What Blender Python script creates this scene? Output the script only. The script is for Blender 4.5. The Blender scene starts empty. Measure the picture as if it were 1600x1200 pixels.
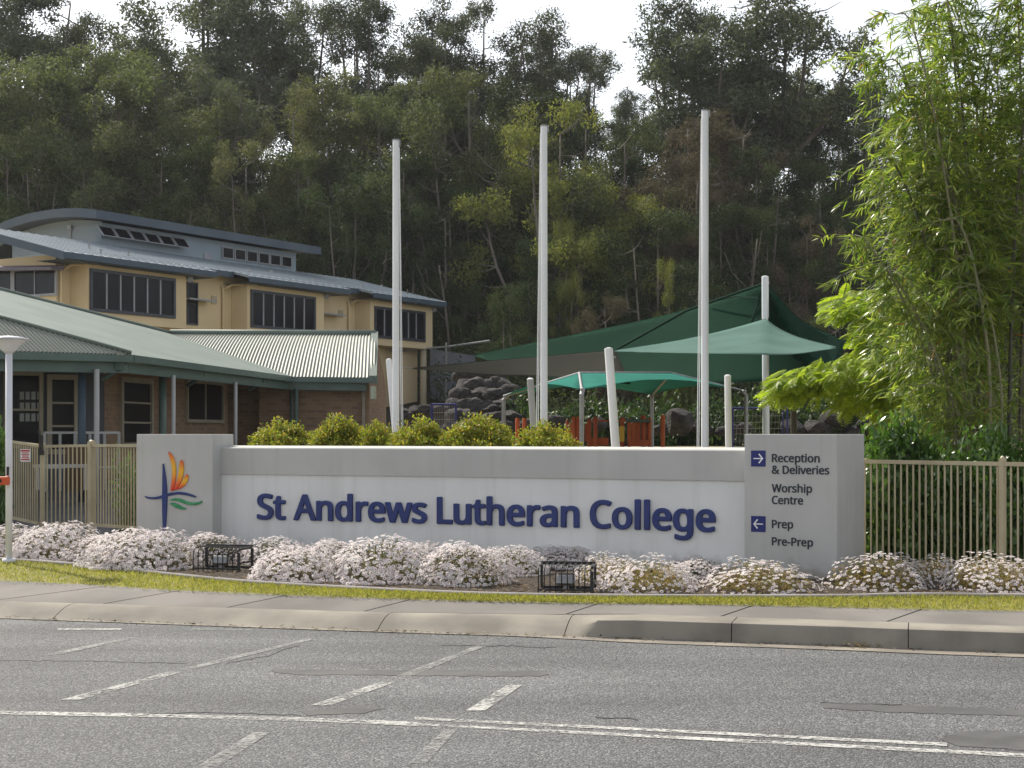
import bpy, math, random, json
import numpy as np
from mathutils import Vector, Matrix
SC = bpy.context.scene
COL = SC.collection
R = math.radians
F = 2400.0; CX = 800.0; HY = 678.0; EYE = 1.70          # lens in pixels of the 1600 px photo, horizon row, eye height
# ------------------------------------------------------------------ camera, sky, sun, exposure
cam = bpy.data.cameras.new('camera'); cam.sensor_width = 36; cam.lens = 36 * F / 1600
cam.shift_y = (HY - 600) / 1600; cam.clip_end = 3000; cam.clip_start = .1
camo = bpy.data.objects.new('camera', cam); COL.objects.link(camo)
camo.location = (0, 0, EYE); camo.rotation_euler = (R(90), 0, 0); SC.camera = camo
SUN_AZ = 38; SUN_EL = 44                                 # degrees left of the view direction, elevation
W = bpy.data.worlds.new('World'); SC.world = W; W.use_nodes = True
nt = W.node_tree; bg = nt.nodes['Background']; bg.inputs[1].default_value = .14
sky = nt.nodes.new('ShaderNodeTexSky'); sky.sky_type = 'NISHITA'; sky.sun_disc = False
sky.sun_elevation = R(SUN_EL); sky.sun_rotation = R(-SUN_AZ)
sky.air_density = 1.0; sky.dust_density = 1.2; sky.ozone_density = 1.0; sky.altitude = 20
hsv = nt.nodes.new('ShaderNodeHueSaturation'); hsv.inputs['Saturation'].default_value = .28
nt.links.new(sky.outputs[0], hsv.inputs['Color']); nt.links.new(hsv.outputs[0], bg.inputs[0])   # hazy, almost white sky
sl = bpy.data.lights.new('sun', 'SUN'); sl.energy = 3.9; sl.angle = R(.6); sl.color = (1, .93, .80)
so = bpy.data.objects.new('sun', sl); COL.objects.link(so)
S = Vector((-math.sin(R(SUN_AZ)) * math.cos(R(SUN_EL)), math.cos(R(SUN_AZ)) * math.cos(R(SUN_EL)), math.sin(R(SUN_EL))))
so.rotation_euler = S.to_track_quat('Z', 'Y').to_euler(); so.location = (-20, 20, 40)
SC.view_settings.view_transform = 'Standard'; SC.view_settings.look = 'None'
SC.view_settings.exposure = .66; SC.view_settings.gamma = 1
SC.render.engine = 'CYCLES'
SC.cycles.max_bounces = 6; SC.cycles.transparent_max_bounces = 12

# ------------------------------------------------------------------ helpers
def P(px, py, Y):
    return Vector(((px - CX) / F * Y, Y, EYE - (py - HY) / F * Y))
def G(px, py, z):                                         # the point of the level z that the photo's pixel shows
    Y = F * (EYE - z) / (py - HY)
    return Vector(((px - CX) / F * Y, Y, z))
def sstep(a, b, x):
    t = np.clip((x - a) / (b - a), 0, 1); return t * t * (3 - 2 * t)

class MB:
    def __init__(s): s.v = []; s.f = []; s.mi = []
    def add(s, vs, fs, m=0):
        n = len(s.v); s.v += [tuple(v) for v in vs]; s.f += [tuple(i + n for i in f) for f in fs]; s.mi += [m] * len(fs); return s
    def box(s, c, size, rz=0, m=0, M=None):
        a, b, h = size[0] / 2, size[1] / 2, size[2] / 2
        M = M or Matrix.Rotation(rz, 3, 'Z'); c = Vector(c)
        vs = [c + M @ Vector((x * a, y * b, z * h)) for z in (-1, 1) for x, y in ((-1, -1), (1, -1), (1, 1), (-1, 1))]
        return s.add(vs, [(3, 2, 1, 0), (4, 5, 6, 7), (0, 1, 5, 4), (1, 2, 6, 5), (2, 3, 7, 6), (3, 0, 4, 7)], m)
    def prism(s, poly, vec, m=0):
        n = len(poly); vec = Vector(vec); a = [Vector(p) for p in poly]
        nn = Vector((0, 0, 0))
        for i in range(n): nn += a[i].cross(a[(i + 1) % n])
        if nn.dot(vec) < 0: a.reverse()
        fs = [tuple(range(n - 1, -1, -1)), tuple(range(n, 2 * n))] + [(i, (i + 1) % n, n + (i + 1) % n, n + i) for i in range(n)]
        return s.add(a + [p + vec for p in a], fs, m)
    def tube(s, pts, r, n=8, m=0, cap=True):
        pts = [Vector(p) for p in pts]; k = len(pts)
        rs = r if hasattr(r, '__len__') else [r] * k
        t0 = (pts[1] - pts[0]).normalized(); u = t0.orthogonal().normalized()
        vs = []
        for i, p in enumerate(pts):
            t = (pts[min(i + 1, k - 1)] - pts[max(i - 1, 0)]).normalized()
            u = (u - t * u.dot(t)).normalized(); w = t.cross(u)
            vs += [p + (u * math.cos(2 * math.pi * j / n) + w * math.sin(2 * math.pi * j / n)) * rs[i] for j in range(n)]
        fs = [(i * n + j, i * n + (j + 1) % n, (i + 1) * n + (j + 1) % n, (i + 1) * n + j) for i in range(k - 1) for j in range(n)]
        if cap: fs += [tuple(range(n - 1, -1, -1)), tuple(range((k - 1) * n, k * n))]
        return s.add(vs, fs, m)
    def grid(s, rows, m=0, closed=False):
        h, w = len(rows), len(rows[0])
        vs = [p for r in rows for p in r]
        return s.add(vs, [(i * w + j, i * w + j + 1, (i + 1) * w + j + 1, (i + 1) * w + j) for i in range(h - 1) for j in range(w - 1)], m)
    def mesh(s, name, mats, off=(0, 0, 0), smooth=False):
        me = bpy.data.meshes.new(name); o = Vector(off)
        me.from_pydata([Vector(v) - o for v in s.v], [], s.f)
        for mt in (mats if isinstance(mats, (list, tuple)) else [mats]): me.materials.append(mt)
        if any(s.mi): me.polygons.foreach_set('material_index', s.mi)
        if smooth: me.polygons.foreach_set('use_smooth', [True] * len(s.f))
        me.update(); return me
def npmesh(name, V, groups, mats, smooth=False):
    """groups: [(faces (m,k) int array, material index)]"""
    me = bpy.data.meshes.new(name); V = np.asarray(V, np.float32)
    me.vertices.add(len(V)); me.vertices.foreach_set('co', V.ravel())
    li = np.concatenate([g[0].ravel() for g in groups]).astype(np.int32)
    cnt = np.concatenate([np.full(len(g[0]), g[0].shape[1]) for g in groups]); st = np.concatenate([[0], np.cumsum(cnt)[:-1]]).astype(np.int32)
    me.loops.add(len(li)); me.loops.foreach_set('vertex_index', li)
    me.polygons.add(len(cnt)); me.polygons.foreach_set('loop_start', st)
    mi = np.concatenate([np.full(len(g[0]), g[1]) for g in groups]).astype(np.int32)
    for mt in mats: me.materials.append(mt)
    me.polygons.foreach_set('material_index', mi)
    if smooth: me.polygons.foreach_set('use_smooth', np.ones(len(cnt), bool))
    me.update(calc_edges=True); return me
def link(name, me, parent=None):
    o = bpy.data.objects.new(name, me); COL.objects.link(o)
    if parent: o.parent = parent
    return o
def tag(o, label=None, cat=None, group=None, kind=None):
    if label: o['label'] = label
    if cat: o['category'] = cat
    if group: o['group'] = group
    if kind: o['kind'] = kind
    return o
def thing(name, label, cat, loc, group=None, rz=0, sc=1):
    o = bpy.data.objects.new(name, None); COL.objects.link(o); o.empty_display_size = .2
    o.location = loc; o.rotation_euler = (0, 0, rz); o.scale = sc if hasattr(sc, '__len__') else (sc,) * 3
    return tag(o, label, cat, group)
def root(o):
    while o.parent: o = o.parent
    return o
def part(name, mb, mat, parent, smooth=False, label=None, kind=None):
    o = link(name, mb.mesh(name, mat, root(parent).location, smooth), parent)
    return tag(o, label, None, None, kind)
def single(name, mb, mat, label, cat, loc, group=None, smooth=False):
    o = link(name, mb.mesh(name, mat, loc, smooth)); o.location = loc
    return tag(o, label, cat, group)
def struct(name, mb, mat, smooth=False):
    return tag(link(name, mb.mesh(name, mat, (0, 0, 0), smooth)), kind='structure')
def autosmooth(o, deg=35):
    me = o.data
    me.polygons.foreach_set('use_smooth', [True] * len(me.polygons))
    try: me.set_sharp_from_angle(angle=R(deg))
    except Exception: pass
    return o
def bevel(o, w=.006, n=2):
    m = o.modifiers.new('bevel', 'BEVEL'); m.width = w; m.segments = n; m.limit_method = 'ANGLE'; m.angle_limit = R(40)
    return o

# ------------------------------------------------------------------ materials
def pm(name, c1, c2=None, scale=4, rough=.7, bump=0, bscale=None, detail=5, metal=0, spec=.4, lo=.38, hi=.62, bdist=.02, stretch=None):
    m = bpy.data.materials.new(name); m.use_nodes = True; t = m.node_tree; N = t.nodes; L = t.links
    b = N['Principled BSDF']; b.inputs['Roughness'].default_value = rough; b.inputs['Metallic'].default_value = metal
    b.inputs['Specular IOR Level'].default_value = spec
    c2 = c2 or tuple(x * .86 for x in c1)
    tc = N.new('ShaderNodeTexCoord'); src = tc.outputs['Object']
    if stretch:
        mp = N.new('ShaderNodeMapping'); mp.inputs['Scale'].default_value = stretch; L.new(src, mp.inputs[0]); src = mp.outputs[0]
    n = N.new('ShaderNodeTexNoise'); n.inputs['Scale'].default_value = scale; n.inputs['Detail'].default_value = detail; L.new(src, n.inputs['Vector'])
    r = N.new('ShaderNodeValToRGB'); r.color_ramp.elements[0].position = lo; r.color_ramp.elements[1].position = hi
    r.color_ramp.elements[0].color = (*c1, 1); r.color_ramp.elements[1].color = (*c2, 1)
    L.new(n.outputs['Fac'], r.inputs[0]); L.new(r.outputs[0], b.inputs['Base Color'])
    if bump:
        n2 = N.new('ShaderNodeTexNoise'); n2.inputs['Scale'].default_value = bscale or scale * 6; n2.inputs['Detail'].default_value = 6; L.new(src, n2.inputs['Vector'])
        bp = N.new('ShaderNodeBump'); bp.inputs['Strength'].default_value = bump; bp.inputs['Distance'].default_value = bdist
        L.new(n2.outputs['Fac'], bp.inputs['Height']); L.new(bp.outputs[0], b.inputs['Normal'])
    return m
def leafmat(name, cols, trans=.45, rough=.5, spec=.3, tcol=1.5, tree=0.0, tint=(1.05, 1.1, .55)):
    """leaf: a colour per leaf from a ramp, light shines through"""
    m = bpy.data.materials.new(name); m.use_nodes = True; t = m.node_tree; N = t.nodes; L = t.links
    b = N['Principled BSDF']; b.inputs['Roughness'].default_value = rough; b.inputs['Specular IOR Level'].default_value = spec
    g = N.new('ShaderNodeNewGeometry'); r = N.new('ShaderNodeValToRGB'); e = r.color_ramp.elements
    while len(e) < len(cols): e.new(.5)
    for i, c in enumerate(cols): e[i].position = i / max(1, len(cols) - 1); e[i].color = (*c, 1)
    L.new(g.outputs['Random Per Island'], r.inputs[0]); out = r.outputs[0]
    if tree:
        oi = N.new('ShaderNodeObjectInfo'); hs = N.new('ShaderNodeHueSaturation')
        a = N.new('ShaderNodeMapRange'); a.inputs[3].default_value = .5 - .035 * tree; a.inputs[4].default_value = .5 + .02 * tree
        v = N.new('ShaderNodeMapRange'); v.inputs[3].default_value = 1 - .35 * tree; v.inputs[4].default_value = 1 + .45 * tree
        wn = N.new('ShaderNodeTexWhiteNoise'); wn.noise_dimensions = '1D'
        L.new(oi.outputs['Random'], a.inputs[0]); L.new(oi.outputs['Random'], wn.inputs['W']); L.new(wn.outputs['Value'], v.inputs[0])
        L.new(a.outputs[0], hs.inputs['Hue']); L.new(v.outputs[0], hs.inputs['Value']); L.new(out, hs.inputs['Color']); out = hs.outputs[0]
    L.new(out, b.inputs['Base Color'])
    tr = N.new('ShaderNodeBsdfTranslucent'); mx = N.new('ShaderNodeMixShader'); mx.inputs[0].default_value = trans
    mu = N.new('ShaderNodeVectorMath'); mu.operation = 'MULTIPLY'; mu.inputs[1].default_value = tuple(tcol * c for c in tint)
    L.new(out, mu.inputs[0]); L.new(mu.outputs[0], tr.inputs['Color'])
    L.new(b.outputs[0], mx.inputs[1]); L.new(tr.outputs[0], mx.inputs[2]); L.new(mx.outputs[0], N['Material Output'].inputs['Surface'])
    return m
def glassmat(name, c=(.01, .011, .015), rough=.06):
    m = pm(name, c, tuple(x * 1.6 for x in c), scale=.8, rough=rough, spec=.12); return m
M = {}
M['render'] = pm('grey_render', (.445, .442, .425), (.495, .49, .472), 1.3, .85, .25, 90, bdist=.004)
M['render_white'] = pm('pale_render', (.66, .66, .65), (.71, .71, .695), 1.2, .85, .25, 90, bdist=.004)
def weather(m):
    t = m.node_tree; N = t.nodes; L = t.links; b = N['Principled BSDF']; src = b.inputs['Base Color'].links[0].from_socket
    g = N.new('ShaderNodeNewGeometry'); mp = N.new('ShaderNodeMapping'); mp.inputs['Scale'].default_value = (9, 9, .5); L.new(g.outputs['Position'], mp.inputs[0])
    n = N.new('ShaderNodeTexNoise'); n.inputs['Scale'].default_value = 1; n.inputs['Detail'].default_value = 6; L.new(mp.outputs[0], n.inputs['Vector'])
    a = N.new('ShaderNodeMapRange'); a.inputs[1].default_value = .50; a.inputs[2].default_value = .78; a.inputs[3].default_value = 0; a.inputs[4].default_value = .20; L.new(n.outputs['Fac'], a.inputs[0])
    mx = N.new('ShaderNodeMix'); mx.data_type = 'RGBA'; L.new(a.outputs[0], mx.inputs['Factor']); L.new(src, mx.inputs['A']); mx.inputs['B'].default_value = (.28, .265, .24, 1)
    n2 = N.new('ShaderNodeTexNoise'); n2.inputs['Scale'].default_value = 7; n2.inputs['Detail'].default_value = 8; L.new(g.outputs['Position'], n2.inputs['Vector'])
    sx = N.new('ShaderNodeSeparateXYZ'); L.new(g.outputs['Position'], sx.inputs[0])
    h = N.new('ShaderNodeMapRange'); h.inputs[1].default_value = .62; h.inputs[2].default_value = .24; h.inputs[3].default_value = -.45; h.inputs[4].default_value = .25; L.new(sx.outputs['Z'], h.inputs[0])
    ad = N.new('ShaderNodeMath'); L.new(n2.outputs['Fac'], ad.inputs[0]); L.new(h.outputs[0], ad.inputs[1])
    k = N.new('ShaderNodeMapRange'); k.inputs[1].default_value = .45; k.inputs[2].default_value = .8; k.inputs[4].default_value = .5; L.new(ad.outputs[0], k.inputs[0])
    m2 = N.new('ShaderNodeMix'); m2.data_type = 'RGBA'; L.new(k.outputs[0], m2.inputs['Factor']); L.new(mx.outputs['Result'], m2.inputs['A']); m2.inputs['B'].default_value = (.20, .155, .11, 1)
    L.new(m2.outputs['Result'], b.inputs['Base Color'])
weather(M['render']); weather(M['render_white'])                 # rain streaks, soil splash at the foot
M['blue_letter'] = pm('blue_letter_paint', (.007, .021, .125), (.010, .028, .155), 6, .38, spec=.5)
M['dark_letter'] = pm('charcoal_lettering', (.025, .03, .045), None, 6, .5)
M['panel_blue'] = pm('blue_panel', (.016, .024, .16), None, 5, .45)
M['white_vinyl'] = pm('white_vinyl', (.85, .85, .85), None, 5, .5)
M['white_paint'] = pm('white_pole_paint', (.86, .86, .87), (.76, .76, .77), 2.2, .45, .1, 40, stretch=(1, 1, .3))
M['lamp_white'] = pm('lamp_white_paint', (.74, .74, .78), (.64, .64, .68), 2, .4)
M['cream_metal'] = pm('beige_fence_paint', (.48, .41, .27), (.41, .345, .22), 3, .45)
M['black_steel'] = pm('black_steel', (.012, .012, .013), (.03, .026, .024), 12, .5)
M['concrete'] = pm('path_concrete', (.195, .18, .165), (.135, .125, .115), 1.1, .9, .35, 60, bdist=.004, detail=9)
M['kerb'] = pm('kerb_concrete', (.27, .245, .205), (.17, .153, .13), 1.6, .9, .4, 50, bdist=.005, detail=9)
M['gutter'] = pm('gutter_concrete', (.26, .23, .19), (.18, .16, .135), 2.2, .9, .4, 60, bdist=.004, detail=8)
M['edging'] = pm('edging_concrete', (.27, .25, .25), (.20, .185, .185), 2, .9, .4, 60, bdist=.004)
M['mulch'] = pm('garden_mulch', (.040, .028, .020), (.09, .066, .046), 26, .95, 1, 60, bdist=.05, detail=8)
M['lawn'] = pm('verge_turf', (.20, .20, .06), (.29, .26, .105), 3, .95, .6, 120, bdist=.03, detail=9)
M['ground'] = pm('school_ground', (.20, .17, .08), (.27, .22, .12), .9, .95, .5, 60, bdist=.03, detail=9)
M['litter'] = pm('hill_leaf_litter', (.045, .034, .022), (.022, .022, .012), .8, .95, .6, 12, bdist=.08, detail=9)
M['paving'] = pm('courtyard_paving', (.14, .14, .148), (.10, .10, .106), 1.4, .85, .2, 40, detail=8)
M['brick'] = None
M['green_roof'] = pm('pale_green_roof_sheet', (.165, .20, .175), (.135, .168, .147), .9, .55, spec=.2)
M['rib_roof_lit'] = pm('sunlit_ribbed_roof_sheet', (.25, .265, .225), (.21, .225, .19), .9, .5, spec=.3)  # green roof sheet again, sun glancing on the ribs put into its colour
M['green_trim'] = pm('green_gutter_paint', (.085, .135, .12), (.07, .11, .10), 2, .4)
M['roof_zinc'] = pm('blue_grey_roof_sheet', (.30, .34, .37), (.26, .30, .335), .7, .4, spec=.5)
M['fascia_blue'] = pm('slate_blue_fascia', (.055, .085, .12), (.045, .07, .10), 1.4, .5)
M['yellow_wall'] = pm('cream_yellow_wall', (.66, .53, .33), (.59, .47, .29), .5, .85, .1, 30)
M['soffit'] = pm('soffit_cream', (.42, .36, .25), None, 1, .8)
M['frame_dark'] = pm('dark_window_frame', (.045, .05, .065), None, 4, .4)
M['mullion'] = pm('grey_mullion', (.30, .31, .34), None, 4, .4)
M['cream_frame'] = pm('cream_door_frame', (.30, .265, .20), None, 4, .5)
M['glass'] = glassmat('dark_window_glass', (.006, .006, .009), .15)
M['glass_mirror'] = glassmat('reflective_glass', (.02, .022, .03), .03)
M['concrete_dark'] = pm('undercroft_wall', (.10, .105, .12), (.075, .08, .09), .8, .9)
M['wall_blue'] = pm('blue_grey_retaining_wall', (.20, .22, .26), (.16, .175, .21), .6, .85)
M['rock'] = pm('grey_rock', (.024, .022, .022), (.058, .052, .05), 2.2, .9, .9, 7, bdist=.12, detail=9)  # darkened base colour stands in for shade over the rocks
M['sail_dark'] = None; M['sail_light'] = None; M['sail_aqua'] = None; M['sail_brown'] = None
M['galv'] = pm('galvanised_steel', (.33, .33, .33), (.26, .26, .26), 8, .4, metal=.5)
M['post_grey'] = pm('grey_post_paint', (.42, .42, .42), None, 2, .5)
M['timber_orange'] = pm('orange_red_timber', (.50, .095, .018), (.36, .06, .014), 3, .6, .3, 30, stretch=(1, 1, .2))
M['goal_blue'] = pm('blue_goal_paint', (.02, .025, .16), None, 3, .5)
M['bark'] = pm('gum_bark', (.19, .165, .14), (.085, .072, .06), 1.4, .9, .6, 8, bdist=.05, stretch=(1, 1, .3))
M['bark_dark'] = pm('dark_bark', (.10, .085, .07), (.05, .045, .04), 1.4, .9, .6, 8, bdist=.05, stretch=(1, 1, .3))
M['culm'] = pm('bamboo_culm', (.17, .17, .085), (.27, .24, .15), 2, .45, stretch=(1, 1, .15))
M['culm_dark'] = pm('old_bamboo_culm', (.055, .05, .035), (.10, .085, .06), 2, .5, stretch=(1, 1, .15))
M['stem'] = pm('brown_stem', (.10, .07, .04), None, 6, .8)
M['orange_plastic'] = pm('orange_sensor_housing', (.62, .10, .025), None, 5, .4)
M['red_print'] = pm('red_print', (.55, .04, .04), None, 5, .5)
M['patch'] = pm('smooth_asphalt_patch', (.066, .065, .065), (.098, .096, .095), 3, .85, .5, 160, bdist=.004, detail=9)

def brick():
    m = bpy.data.materials.new('tan_brick'); m.use_nodes = True; t = m.node_tree; N = t.nodes; L = t.links
    tc = N.new('ShaderNodeTexCoord'); sx = N.new('ShaderNodeSeparateXYZ'); L.new(tc.outputs['Object'], sx.inputs[0])
    ad = N.new('ShaderNodeMath'); L.new(sx.outputs['X'], ad.inputs[0]); L.new(sx.outputs['Y'], ad.inputs[1])
    cb = N.new('ShaderNodeCombineXYZ'); L.new(ad.outputs[0], cb.inputs['X']); L.new(sx.outputs['Z'], cb.inputs['Y'])
    b = N.new('ShaderNodeTexBrick'); b.inputs['Scale'].default_value = 1; b.inputs['Brick Width'].default_value = .24; b.inputs['Row Height'].default_value = .086
    b.inputs['Mortar Size'].default_value = .008; b.inputs['Color1'].default_value = (.255, .155, .092, 1); b.inputs['Color2'].default_value = (.165, .095, .06, 1)
    b.inputs['Mortar'].default_value = (.21, .18, .14, 1); b.inputs['Bias'].default_value = -.2; L.new(cb.outputs[0], b.inputs['Vector'])
    pb = N['Principled BSDF']; pb.inputs['Roughness'].default_value = .9; L.new(b.outputs['Color'], pb.inputs['Base Color'])
    return m
M['brick'] = brick()
def sail(name, c, trans=.35, holes=.10):
    m = pm(name, c, tuple(x * .85 for x in c), 1.2, .9, spec=.04); t = m.node_tree; N = t.nodes; L = t.links
    tr = N.new('ShaderNodeBsdfTranslucent'); tr.inputs[0].default_value = (*[min(1, x * 1.2) for x in c], 1)
    mx = N.new('ShaderNodeMixShader'); mx.inputs[0].default_value = trans
    tp = N.new('ShaderNodeBsdfTransparent'); m2 = N.new('ShaderNodeMixShader'); m2.inputs[0].default_value = holes
    L.new(N['Principled BSDF'].outputs[0], mx.inputs[1]); L.new(tr.outputs[0], mx.inputs[2])
    L.new(mx.outputs[0], m2.inputs[1]); L.new(tp.outputs[0], m2.inputs[2]); L.new(m2.outputs[0], N['Material Output'].inputs['Surface'])
    return m
M['sail_dark'] = sail('dark_green_shade_cloth', (.010, .048, .028))
M['sail_light'] = sail('grey_green_shade_cloth', (.125, .215, .185), .2, .03)
M['sail_aqua'] = sail('aqua_shade_cloth', (.045, .245, .195), .3, .05)
M['sail_brown'] = sail('brown_shade_cloth', (.038, .037, .03), .15, .06)
def asphalt():
    m = bpy.data.materials.new('chip_seal_asphalt'); m.use_nodes = True; t = m.node_tree; N = t.nodes; L = t.links
    b = N['Principled BSDF']; b.inputs['Roughness'].default_value = .8; b.inputs['Specular IOR Level'].default_value = .35
    tc = N.new('ShaderNodeTexCoord'); src = tc.outputs['Object']
    v = N.new('ShaderNodeTexVoronoi'); v.inputs['Scale'].default_value = 80; L.new(src, v.inputs['Vector'])
    sp = N.new('ShaderNodeSeparateColor'); L.new(v.outputs['Color'], sp.inputs[0])
    r = N.new('ShaderNodeValToRGB'); e = r.color_ramp.elements
    e[0].position = 0; e[0].color = (.06, .062, .065, 1); e[1].position = 1; e[1].color = (.205, .206, .208, 1); k = e.new(.6); k.color = (.098, .099, .101, 1)
    L.new(sp.outputs[0], r.inputs[0])
    n = N.new('ShaderNodeTexNoise'); n.inputs['Scale'].default_value = .45; n.inputs['Detail'].default_value = 8; L.new(src, n.inputs['Vector'])
    mp = N.new('ShaderNodeMapping'); mp.inputs['Rotation'].default_value = (0, 0, R(15)); mp.inputs['Scale'].default_value = (.12, 1.3, 1); L.new(src, mp.inputs[0])
    n3 = N.new('ShaderNodeTexNoise'); n3.inputs['Scale'].default_value = 1.0; n3.inputs['Detail'].default_value = 5; L.new(mp.outputs[0], n3.inputs['Vector'])
    mr = N.new('ShaderNodeMapRange'); mr.inputs[1].default_value = .3; mr.inputs[2].default_value = .7; mr.inputs[3].default_value = .80; mr.inputs[4].default_value = 1.18; L.new(n.outputs['Fac'], mr.inputs[0])
    mr3 = N.new('ShaderNodeMapRange'); mr3.inputs[1].default_value = .3; mr3.inputs[2].default_value = .7; mr3.inputs[3].default_value = .76; mr3.inputs[4].default_value = 1.2; L.new(n3.outputs['Fac'], mr3.inputs[0])
    mm = N.new('ShaderNodeMath'); mm.operation = 'MULTIPLY'; L.new(mr.outputs[0], mm.inputs[0]); L.new(mr3.outputs[0], mm.inputs[1])
    mu = N.new('ShaderNodeVectorMath'); mu.operation = 'SCALE'; L.new(r.outputs[0], mu.inputs[0]); L.new(mm.outputs[0], mu.inputs['Scale'])
    L.new(mu.outputs[0], b.inputs['Base Color'])
    bp = N.new('ShaderNodeBump'); bp.inputs['Strength'].default_value = .8; bp.inputs['Distance'].default_value = .010
    L.new(v.outputs['Distance'], bp.inputs['Height']); bp.invert = True; L.new(bp.outputs[0], b.inputs['Normal'])
    return m
M['asphalt'] = asphalt()
def worn(name, c, lo, hi):
    m = pm(name, c, None, 20, .8, .4, 120, bdist=.005); t = m.node_tree; N = t.nodes; L = t.links
    tc = N.new('ShaderNodeTexCoord'); n = N.new('ShaderNodeTexNoise'); n.inputs['Scale'].default_value = 26; n.inputs['Detail'].default_value = 6; n.inputs['Roughness'].default_value = .75
    n2 = N.new('ShaderNodeTexNoise'); n2.inputs['Scale'].default_value = 2.5
    ad = N.new('ShaderNodeMath'); ad.operation = 'MULTIPLY_ADD'; ad.inputs[1].default_value = .45
    L.new(tc.outputs['Object'], n.inputs['Vector']); L.new(tc.outputs['Object'], n2.inputs['Vector']); L.new(n2.outputs['Fac'], ad.inputs[0]); L.new(n.outputs['Fac'], ad.inputs[2])
    mr = N.new('ShaderNodeMapRange'); mr.inputs[1].default_value = lo + .225; mr.inputs[2].default_value = hi + .225
    L.new(ad.outputs[0], mr.inputs[0])
    tp = N.new('ShaderNodeBsdfTransparent'); mx = N.new('ShaderNodeMixShader')
    L.new(mr.outputs[0], mx.inputs[0]); L.new(N['Principled BSDF'].outputs[0], mx.inputs[1]); L.new(tp.outputs[0], mx.inputs[2]); L.new(mx.outputs[0], N['Material Output'].inputs['Surface'])
    return m
M['line_good'] = worn('white_road_paint', (.50, .495, .47), .42, .62)
M['line_worn'] = worn('worn_road_paint', (.44, .435, .415), .40, .60)
M['line_faint'] = worn('faint_road_paint', (.30, .30, .29), .36, .60)

# ------------------------------------------------------------------ terrain
UX, UY = .9663, -.2575                                    # along the kerb
def bline(x, y): return (x + 4.72) * -UY + (y - 14.17) * UX
def Hh(x, y):
    x = np.asarray(x, float); y = np.asarray(y, float); b = bline(x, y)
    z = -.35 + .45 * sstep(1.0, 2.0, b) + .10 * sstep(5.5, 7.0, b)
    z = z + 1.12 * sstep(21, 34, y) * (b > 5)
    z = z + .9 * sstep(48, 66, y) * sstep(2, -8, x)
    z = z + 19.5 * sstep(60, 126, y) + .9 * np.sin(x * .11 + 1) * sstep(75, 110, y)
    return z
def H(x, y): return float(Hh(x, y))
xs = np.concatenate([np.linspace(-400, -62, 14), np.linspace(-60, 60, 121), np.linspace(62, 400, 14)])
ys = np.concatenate([np.linspace(-120, -2, 10), np.linspace(0, 70, 141), np.linspace(72, 160, 45), np.linspace(170, 500, 12)])
Xg, Yg = np.meshgrid(xs, ys); Zg = Hh(Xg, Yg); nx = len(xs)
V = np.stack([Xg, Yg, Zg], -1).reshape(-1, 3); I = np.arange(len(V)).reshape(Xg.shape)
Fq = np.stack([I[:-1, :-1], I[:-1, 1:], I[1:, 1:], I[1:, :-1]], -1).reshape(-1, 4)
yc = Yg[:-1, :-1].reshape(-1)
g = npmesh('ground', V, [(Fq[yc < 58], 0), (Fq[yc >= 58], 1)], [M['ground'], M['litter']], True)
tag(link('ground', g), kind='structure')

def cat(pts, n=8):                                        # smooth polyline through 2-D points
    pts = [Vector(p) for p in pts]; out = []
    for i in range(len(pts) - 1):
        p0, p1, p2, p3 = pts[max(i - 1, 0)], pts[i], pts[i + 1], pts[min(i + 2, len(pts) - 1)]
        for k in range(n):
            t = k / n
            out.append(.5 * ((2 * p1) + (-p0 + p2) * t + (2 * p0 - 5 * p1 + 4 * p2 - p3) * t * t + (-p0 + 3 * p1 - 3 * p2 + p3) * t ** 3))
    return out + [pts[-1]]
def at_x(line, x):
    for a, b in zip(line, line[1:]):
        if a.x <= x <= b.x: return a.y + (b.y - a.y) * (x - a.x) / (b.x - a.x)
    return line[0].y if x < line[0].x else line[-1].y
def gl(pts, z): return [G(a, b, z).to_2d() for a, b in pts]
K = cat([(-30, 20.9), (-14, 16.65), (-4.72, 14.17), (-1.21, 13.22), (.46, 12.83), (2.56, 12.27), (3.95, 11.86), (12, 9.75), (30, 5.0)])
PB = cat([(-30, 23.4), (-14, 19.1)] + gl([(0, 907), (250, 921), (500, 932), (800, 941), (1100, 945), (1300, 949), (1600, 955)], .20) + [(12, 11.75), (30, 7)])
EF = cat([(-30, 27.6), (-14, 22.7)] + gl([(0, 877), (200, 895), (380, 913), (600, 926), (800, 934), (1100, 937), (1320, 936.5), (1600, 935.5)], .215) + [(12, 12.6), (30, 8)])
EW = .115                                                 # edging width
XS = np.concatenate([np.linspace(-28, -9, 14), np.arange(-8.7, 8.8, .1), np.linspace(9, 28, 14)])
rd = MB()
rd.grid([[(x, -14 - x * .2665, 0) for x in XS], [(x, at_x(K, x) - .02, 0) for x in XS]])
struct('road', rd, M['asphalt'])
# kerb and gutter: layback (rolled) crossing on the left, upright kerb on the right
XJ = .60
def hk(x): return float(np.interp(x, [-5, -1.2, .3, 1.0, 4], [.108, .118, .138, .162, .165]))
def upright(x): return float(sstep(XJ - .12, XJ + .12, x))
kb = MB(); gt = MB()
rows = []
for x in XS:
    y = at_x(K, x); u = upright(x); n = Vector((.2575, .966))
    lay = [(0, .004), (.04, .02), (.12, .072), (.22, .125), (.30, .150), (.34, .156), (.45, .158)]
    upr = [(0, .004), (.012, .06), (.024, .140), (.030, .152), (.042, .157), (.25, .158), (.45, .158)]
    rows.append([(x + n.x * (a[0] * (1 - u) + b[0] * u), y + n.y * (a[0] * (1 - u) + b[0] * u), (a[1] * (1 - u) + b[1] * u) * hk(x) / .158) for a, b in zip(lay, upr)])
KJ = [G(a, b, .08).x for a, b in ((75, 957), (586, 975), (881, 984), (1141, 988), (1414, 997))] + [-6.9, 5.6]
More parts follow.
